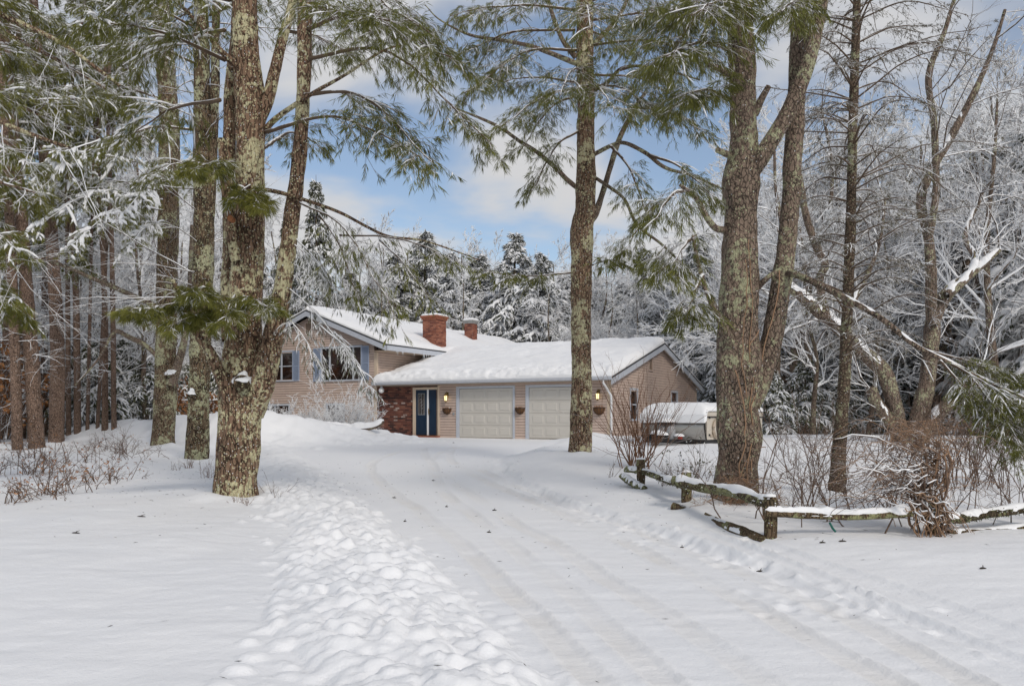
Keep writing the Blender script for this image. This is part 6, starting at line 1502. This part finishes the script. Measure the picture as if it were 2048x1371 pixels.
def vine_heap():
    rg = np.random.default_rng(55); b = G(1862, 1074)
    t = thing('vine_heap', 'heap of arching tan vines over a hidden post between the fence rails', 'vines', tuple(b))
    q, q2, q3 = MB(), MB(), MB()
    Yv = b[1]
    stem = spline([b + (0, 0, -.15), at(1852, 1010, Yv), at(1872, 950, Yv + .05), at(1872, 912, Yv + .1), at(1845, 893, Yv + .1)], 30)
    for k in range(9):
        off = rg.normal(0, .06, 3); (q if k % 2 else q2).tubes(stem + off + .02 * np.stack([fbm(np.arange(30) * .3, np.zeros(30) + k * 5, z_, 2) for z_ in (0, 4, 8)], -1) * 2.5, np.linspace(.017, .007, 30), 6)
    def messy(p0, p1, p2, r, buf, n=12, j=.03):
        c = spline([p0, p1, p2], n); c[1:-1] += j * rg.normal(size=(n - 2, 3)); buf.tubes(spline(c, 18), np.linspace(r, r * .4, 18), 4); return c
    for k in range(95):       # sheaf swept to the left
        p0 = stem[rg.integers(10, 24)] + rg.normal(0, .06, 3); e = at(rg.normal(1735, 60), rg.normal(972, 32), Yv + rg.normal(.1, .25)); m_ = (p0 + e) / 2 + (0, rg.normal(0, .1), rg.uniform(.0, .22))
        c = messy(p0, m_, e, rg.uniform(.003, .008), q2 if k % 3 else q)
        if k % 2 == 0: V, Fq = snow_on(spline(c, 18)[2:14], np.full(12, .006), rg, .006); q3.add(V, Fq)
    for k in range(36):       # fall of stems to the right
        p0 = at(rg.normal(1835, 25), rg.normal(1000, 12), Yv + rg.normal(-.05, .1)); e = at(rg.normal(1900, 24), rg.normal(1068, 8), Yv - rg.uniform(.0, .3)); m_ = (p0 + e) / 2 + (0, rg.normal(-.05, .05), rg.uniform(.0, .12))
        c = messy(p0, m_, e, rg.uniform(.005, .011), q if k % 2 else q2, j=.015)
        if k % 3 == 0: V, Fq = snow_on(spline(c, 18)[2:14], np.full(12, .008), rg, .007); q3.add(V, Fq)
    for k in range(16):       # stubby stems at the foot
        p0 = at(rg.normal(1855, 16), 1080, Yv - rg.uniform(0, .25)); messy(p0, p0 + (rg.normal(0, .05), 0, .15), p0 + (rg.normal(0, .12), 0, rg.uniform(.2, .4)), .009, q, 8, .01)
    for k in range(95):       # loose arching canes
        p0 = stem[rg.integers(8, 28)] + rg.normal(0, .1, 3); e = at(rg.uniform(1580, 2040), rg.uniform(890, 1040), Yv + rg.uniform(-.2, 1.0)); m_ = (p0 + e) / 2 + (0, 0, rg.uniform(.05, .5))
        messy(p0, m_, e, rg.uniform(.003, .0055), q2 if k % 2 else q, 10, .02)
    q.build('vines', VINE, t, smooth=True, origin=b, stuff=True); q2.build('canes', BRIAR, t, smooth=True, origin=b, stuff=True); q3.build('vine_snow', SNOW, t, smooth=True, origin=b, stuff=True)
    b = G(1845, 905); t = thing('vine_bundle', 'bundle of orange tan vines hanging at the foot of the many stemmed tree', 'vines', tuple(b)); q = MB()
    for k in range(60):
        p = b + np.array([rg.normal(-.35, .3), rg.normal(0, .2), 0]); q.tubes(spline([p, p + (rg.normal(.1, .2), -.1, rg.uniform(.4, .9)), p + (rg.normal(.8, .4), -.2, rg.uniform(.0, .9))], 12), np.linspace(.012, .004, 12), 4)
    q.build('vines', VINE, t, smooth=True, origin=b, stuff=True)
vine_heap()
# left side brush: bent stems with dead leaves
for i, (px, py, H, n, lab) in enumerate([(40, 1000, .75, 22, 'leafy brown brush at the lower left picture edge'), (120, 985, .8, 24, 'brown brush with curled dead leaves, left foreground'), (190, 965, .75, 22, 'right end of the brown brush pile, left foreground'), (20, 950, .9, 22, 'brown brush behind the lower left edge brush'), (90, 945, .8, 20, 'brown brush at the foot of the red pines'), (160, 925, 1.0, 20, 'bent bare stems right of the red pine trunks'), (250, 905, 1.1, 18, 'thin bare weed stems left of the snow capped stub tree'), (215, 900, 1.2, 16, 'arching bare stems between red pines and left trunk'), (280, 915, .7, 14, 'short weeds beside the leftmost close trunk'), (60, 915, 1.1, 18, 'brushy stems in front of the thin dark pine trunk')]):
    bush('brush', lab, 'shrub', G(px, py), n, H, .75, BRIAR, [(4, .5, .7, .62), (4, .5, .7, .62)], rng, .009, .34, up=-.22, wig=.2, group='brush at the left', leaves=(LEAFB, 1, .07, .012, .10 if px < 200 else .02))
for (px, py, H, n, lab) in [(378, 935, .32, 14, 'tiny reddish weed tuft at the foot of the middle close trunk'), (418, 955, .5, 16, 'reddish weed tuft just left of the biggest trunk'), (480, 1008, .22, 14, 'dry grass tuft in front of the biggest trunk'), (545, 1005, .55, 6, 'small bare twig shrub standing in snow right of the biggest trunk'), (345, 940, .3, 6, 'small dark twig in snow left of the middle close trunk'), (1225, 960, .45, 5, 'single thin twig standing in the snow bank near the fence')]:
    bush('weed', lab, 'weed', G(px, py), n, H, .6, TWIG_R if n > 8 else BRIAR, [(3, .5, .5, .6), (2, .5, .5, .7)], rng, .005, .07, group='weeds poking out of the snow')
# snow frosted shrubs along the house front
for (px, Y, z, H, n, sp, lab) in [(560, 33.0, .95, .9, 70, .8, 'frosted rounded shrub under the left house window'), (610, 33.4, .9, 1.25, 80, .8, 'frosted pinkish shrub behind the snow pile'), (652, 33.2, .85, 1.0, 60, .8, 'small frosted shrub left of the wide one by the house'), (690, 33.6, .85, 1.9, 80, .6, 'tall frosted shrub below the picture window'), (722, 33.6, .85, 1.1, 70, .55, 'wide frosted shrub beside the brick entry wall'), (530, 33.5, 1.0, .9, 60, .8, 'frosted shrub half hidden by the biggest trunk')]:
    p = at(px, 840, Y); p[2] = max(z, float(h0(p[0], p[1])) - .05)
    bush('house_shrub', lab, 'shrub', p, n // 3, H * 1.05, sp, TWIG_SS, [(5, .6, .8, .65), (5, .6, .8, .7), (3, .6, .8, .8)], rng, .012, .34, wig=.32, group='frosted shrubs at the house', rmin=.008)
q = MB(); c = log_mesh(q, [at(600, 848, 31.6), at(660, 853, 31.4), at(715, 857, 31.3), at(750, 853, 31.2), at(768, 842, 31.2)], [.06, .09, .09, .08, .05], 10, 5.0, 40, .2)
lg = q.build('fallen_branch', BARK_G); tag(lg, 'snow topped fallen branch curving up beside the brick entry wall', 'branch')
V, Fq = snow_on(c[:, :3], c[:, 3] * 1.1, rng, .13); MB().add(V, Fq).build('branch_snow', SNOW, lg, smooth=True)
# tan leafed saplings in the woods
for (px, Y, H) in [(150, 38, 2.6), (235, 37, 2.4), (275, 38, 2.2), (305, 37, 2.4), (375, 38, 2.6), (425, 40, 2.5), (5, 30, 3.4), (-25, 29, 3.6), (190, 39, 2.6), (52, 33, 2.8), (20, 36, 3.0), (355, 40, 2.4)]:
    x = (px - CX) / F * Y; p = np.array([x, Y, float(h0(x, Y))])
    bush('beech_sapling', 'small sapling holding orange brown dead leaves in the left woods', 'sapling', p, 12, H, .5, TWIG_S, [(6, .45, .6, .6), (3, .5, .6, .6)], rng, .014, .3, group='beech saplings in the left woods', leaves=(LEAFB, 3, .15, .05, .8), rmin=.006)
for (px, Y, H) in [(1600, 40, 2.0), (1700, 43, 2.2), (1930, 38, 2.0), (1990, 36, 2.2), (1770, 44, 1.8)]:
    x = (px - CX) / F * Y; p = np.array([x, Y, float(h0(x, Y))])
    bush('beech_sapling', 'small sapling with rusty dead leaves at the edge of the right woods', 'sapling', p, 12, H, .6, TWIG_SS, [(6, .45, .6, .6), (3, .5, .6, .6)], rng, .014, .4, group='beech saplings in the right woods', leaves=(LEAFB, 2, .11, .035, .30), rmin=.006)
# litter on the snow
for (px, py, L, lab) in [(283, 1031, .16, 'dark twig lying on the smooth snow below the leftmost close trunk'), (152, 1067, .14, 'thin twig lying on the snow, left foreground'), (788, 994, .10, 'bark scrap on the drive between the tyre tracks'), (893, 1013, .06, 'dark chip on the drive, centre'), (866, 961, .08, 'dark chip on the far drive'), (978, 1064, .07, 'dark chip on the drive right of the left track'), (989, 1020, .09, 'bark scrap on the drive nearer the right bank'), (1521, 1134, .10, 'small forked twig on the snow below the corner fence post'), (1645, 1097, .08, 'bark piece on snow in front of the horizontal rail, left one'), (1685, 1096, .10, 'bark piece on snow in front of the horizontal rail, right one'), (1966, 1147, .08, 'small twig on the snow at the right'), (907, 885, .12, 'dark clod of ice before the left garage door'), (810, 1042, .05, 'tiny chip on the left tyre track'), (1364, 1093, .06, 'tiny twig on the right snow bank')]:
    p = G(px, py); L *= .8; p[2] = float(zg(p[0], p[1])) - .024
    q = MB(); a = rng.uniform(-.5, .5); d = np.array([math.cos(a), math.sin(a), 0]) * L
    q.tubes(spline([p - d * .5 + (0, 0, .03), p + (0, 0, .034), p + d * .5 + (0, 0, .03)], 6), np.array([.003, .008, .009, .008, .006, .002]), 5)
    q.tubes(np.array([p + (0, 0, .045), p + d * .2 + np.array([-d[1], d[0], .02]) * .3 + (0, 0, .05)]), np.array([.005, .002]), 4)
    tag(q.build('twig', TWIGD, stuff=False), lab, 'twig', 'scraps on the snow')
q = MB(); p0 = G(1560, 1093); p1 = G(1603, 1091); log_mesh(q, [p0 + (0, 0, .0), (p0 + p1) / 2 + (0, 0, .02), p1 + (0, 0, .01)], [.02, .028, .012], 8, 3, 12, .3)
tag(q.build('bark_strip', WOOD), 'loose strip of weathered wood lying right of the corner fence post', 'wood scrap')

print('triangles in unique meshes', sum(sum(len(p.vertices) - 2 for p in ()) + len(m_.loops) - 2 * len(m_.polygons) for m_ in bpy.data.meshes), 'objects', len(bpy.data.objects))

# fallen needles and bud scales sprinkled on the snow
rg = np.random.default_rng(15); X_, Y_ = [], []
for (cx_, cy_, sd, n) in [(-4.2, 13.5, 2.0, 260), (-5.5, 17, 2.2, 180), (3.3, 12.2, 1.8, 200), (1.9, 21, 2.0, 160), (5.0, 12.8, 1.4, 140), (-7.5, 18, 3.0, 200), (0.8, 9, 2.6, 120)]:
    X_.append(rg.normal(cx_, sd, n)); Y_.append(rg.normal(cy_, sd, n))
X_, Y_ = np.concatenate(X_), np.maximum(np.concatenate(Y_), 4.5); P_ = np.stack([X_, Y_, zg(X_, Y_) + .004], -1); D_ = rg.normal(0, 1, (len(P_), 3)) * np.array([1, 1, .08])
MB().blades(P_, D_, 1, .06, .0026, 0, .05, rg).build('needle_litter', TWIGD, stuff=True)

# falling flakes in the air
rg = np.random.default_rng(12); n = 1500
Pf = np.stack([rg.uniform(-16, 16, n), rg.uniform(2.5, 26, n), rg.uniform(.9, 11, n)], -1); rf = rg.uniform(.0025, .0055, n)
oc = np.array([(1, 0, 0), (-1, 0, 0), (0, 1, 0), (0, -1, 0), (0, 0, 1), (0, 0, -1)], float); of = np.array([(0, 2, 4), (2, 1, 4), (1, 3, 4), (3, 0, 4), (2, 0, 5), (1, 2, 5), (3, 1, 5), (0, 3, 5)])
MB().add((Pf[:, None] + oc[None] * rf[:, None, None]).reshape(-1, 3), (of[None] + 6 * np.arange(n)[:, None, None]).reshape(-1, 3)).build('falling_snow', SNOW, stuff=True)

ORD = ['first', 'second', 'third', 'fourth', 'fifth', 'sixth', 'seventh', 'eighth', 'ninth', 'tenth', 'eleventh', 'twelfth', 'thirteenth', 'fourteenth', 'fifteenth', 'sixteenth', 'seventeenth', 'eighteenth', 'nineteenth', 'twentieth', 'twenty-first', 'twenty-second', 'twenty-third', 'twenty-fourth', 'twenty-fifth', 'twenty-sixth', 'twenty-seventh', 'twenty-eighth']
for grp, lab in (('conifers behind the house', 'snow laden conifer behind the house roofs'), ('red pines in the left woods', 'straight red pine trunk back in the left woods'), ('young hemlocks on the left', 'snowy young hemlock under the left red pines'), ('young hemlocks on the right', 'low snowy young hemlock at the right wood edge'), ('conifers in the right woods', 'snow laden conifer in the right woods'), ('trees in the left woods', 'snowy conifer deep in the left woods'), ('beech saplings in the left woods', 'sapling with orange dead leaves in the left woods'), ('beech saplings in the right woods', 'sapling with rusty dead leaves at the right wood edge'), ('bare trees behind the house', 'frosted bare tree behind the house'), ('bare trees in the right woods', 'snowy bare tree in the right woods'), ('bare trees in the left woods', 'snowy bare tree in the left woods')):
    row = sorted([o for o in bpy.data.objects if o.get('group') == grp and o.parent is None], key=lambda o: o.location.x / o.location.y)
    for i, o in enumerate(row): o['label'] = lab + ', ' + ORD[i] + ' from the left'
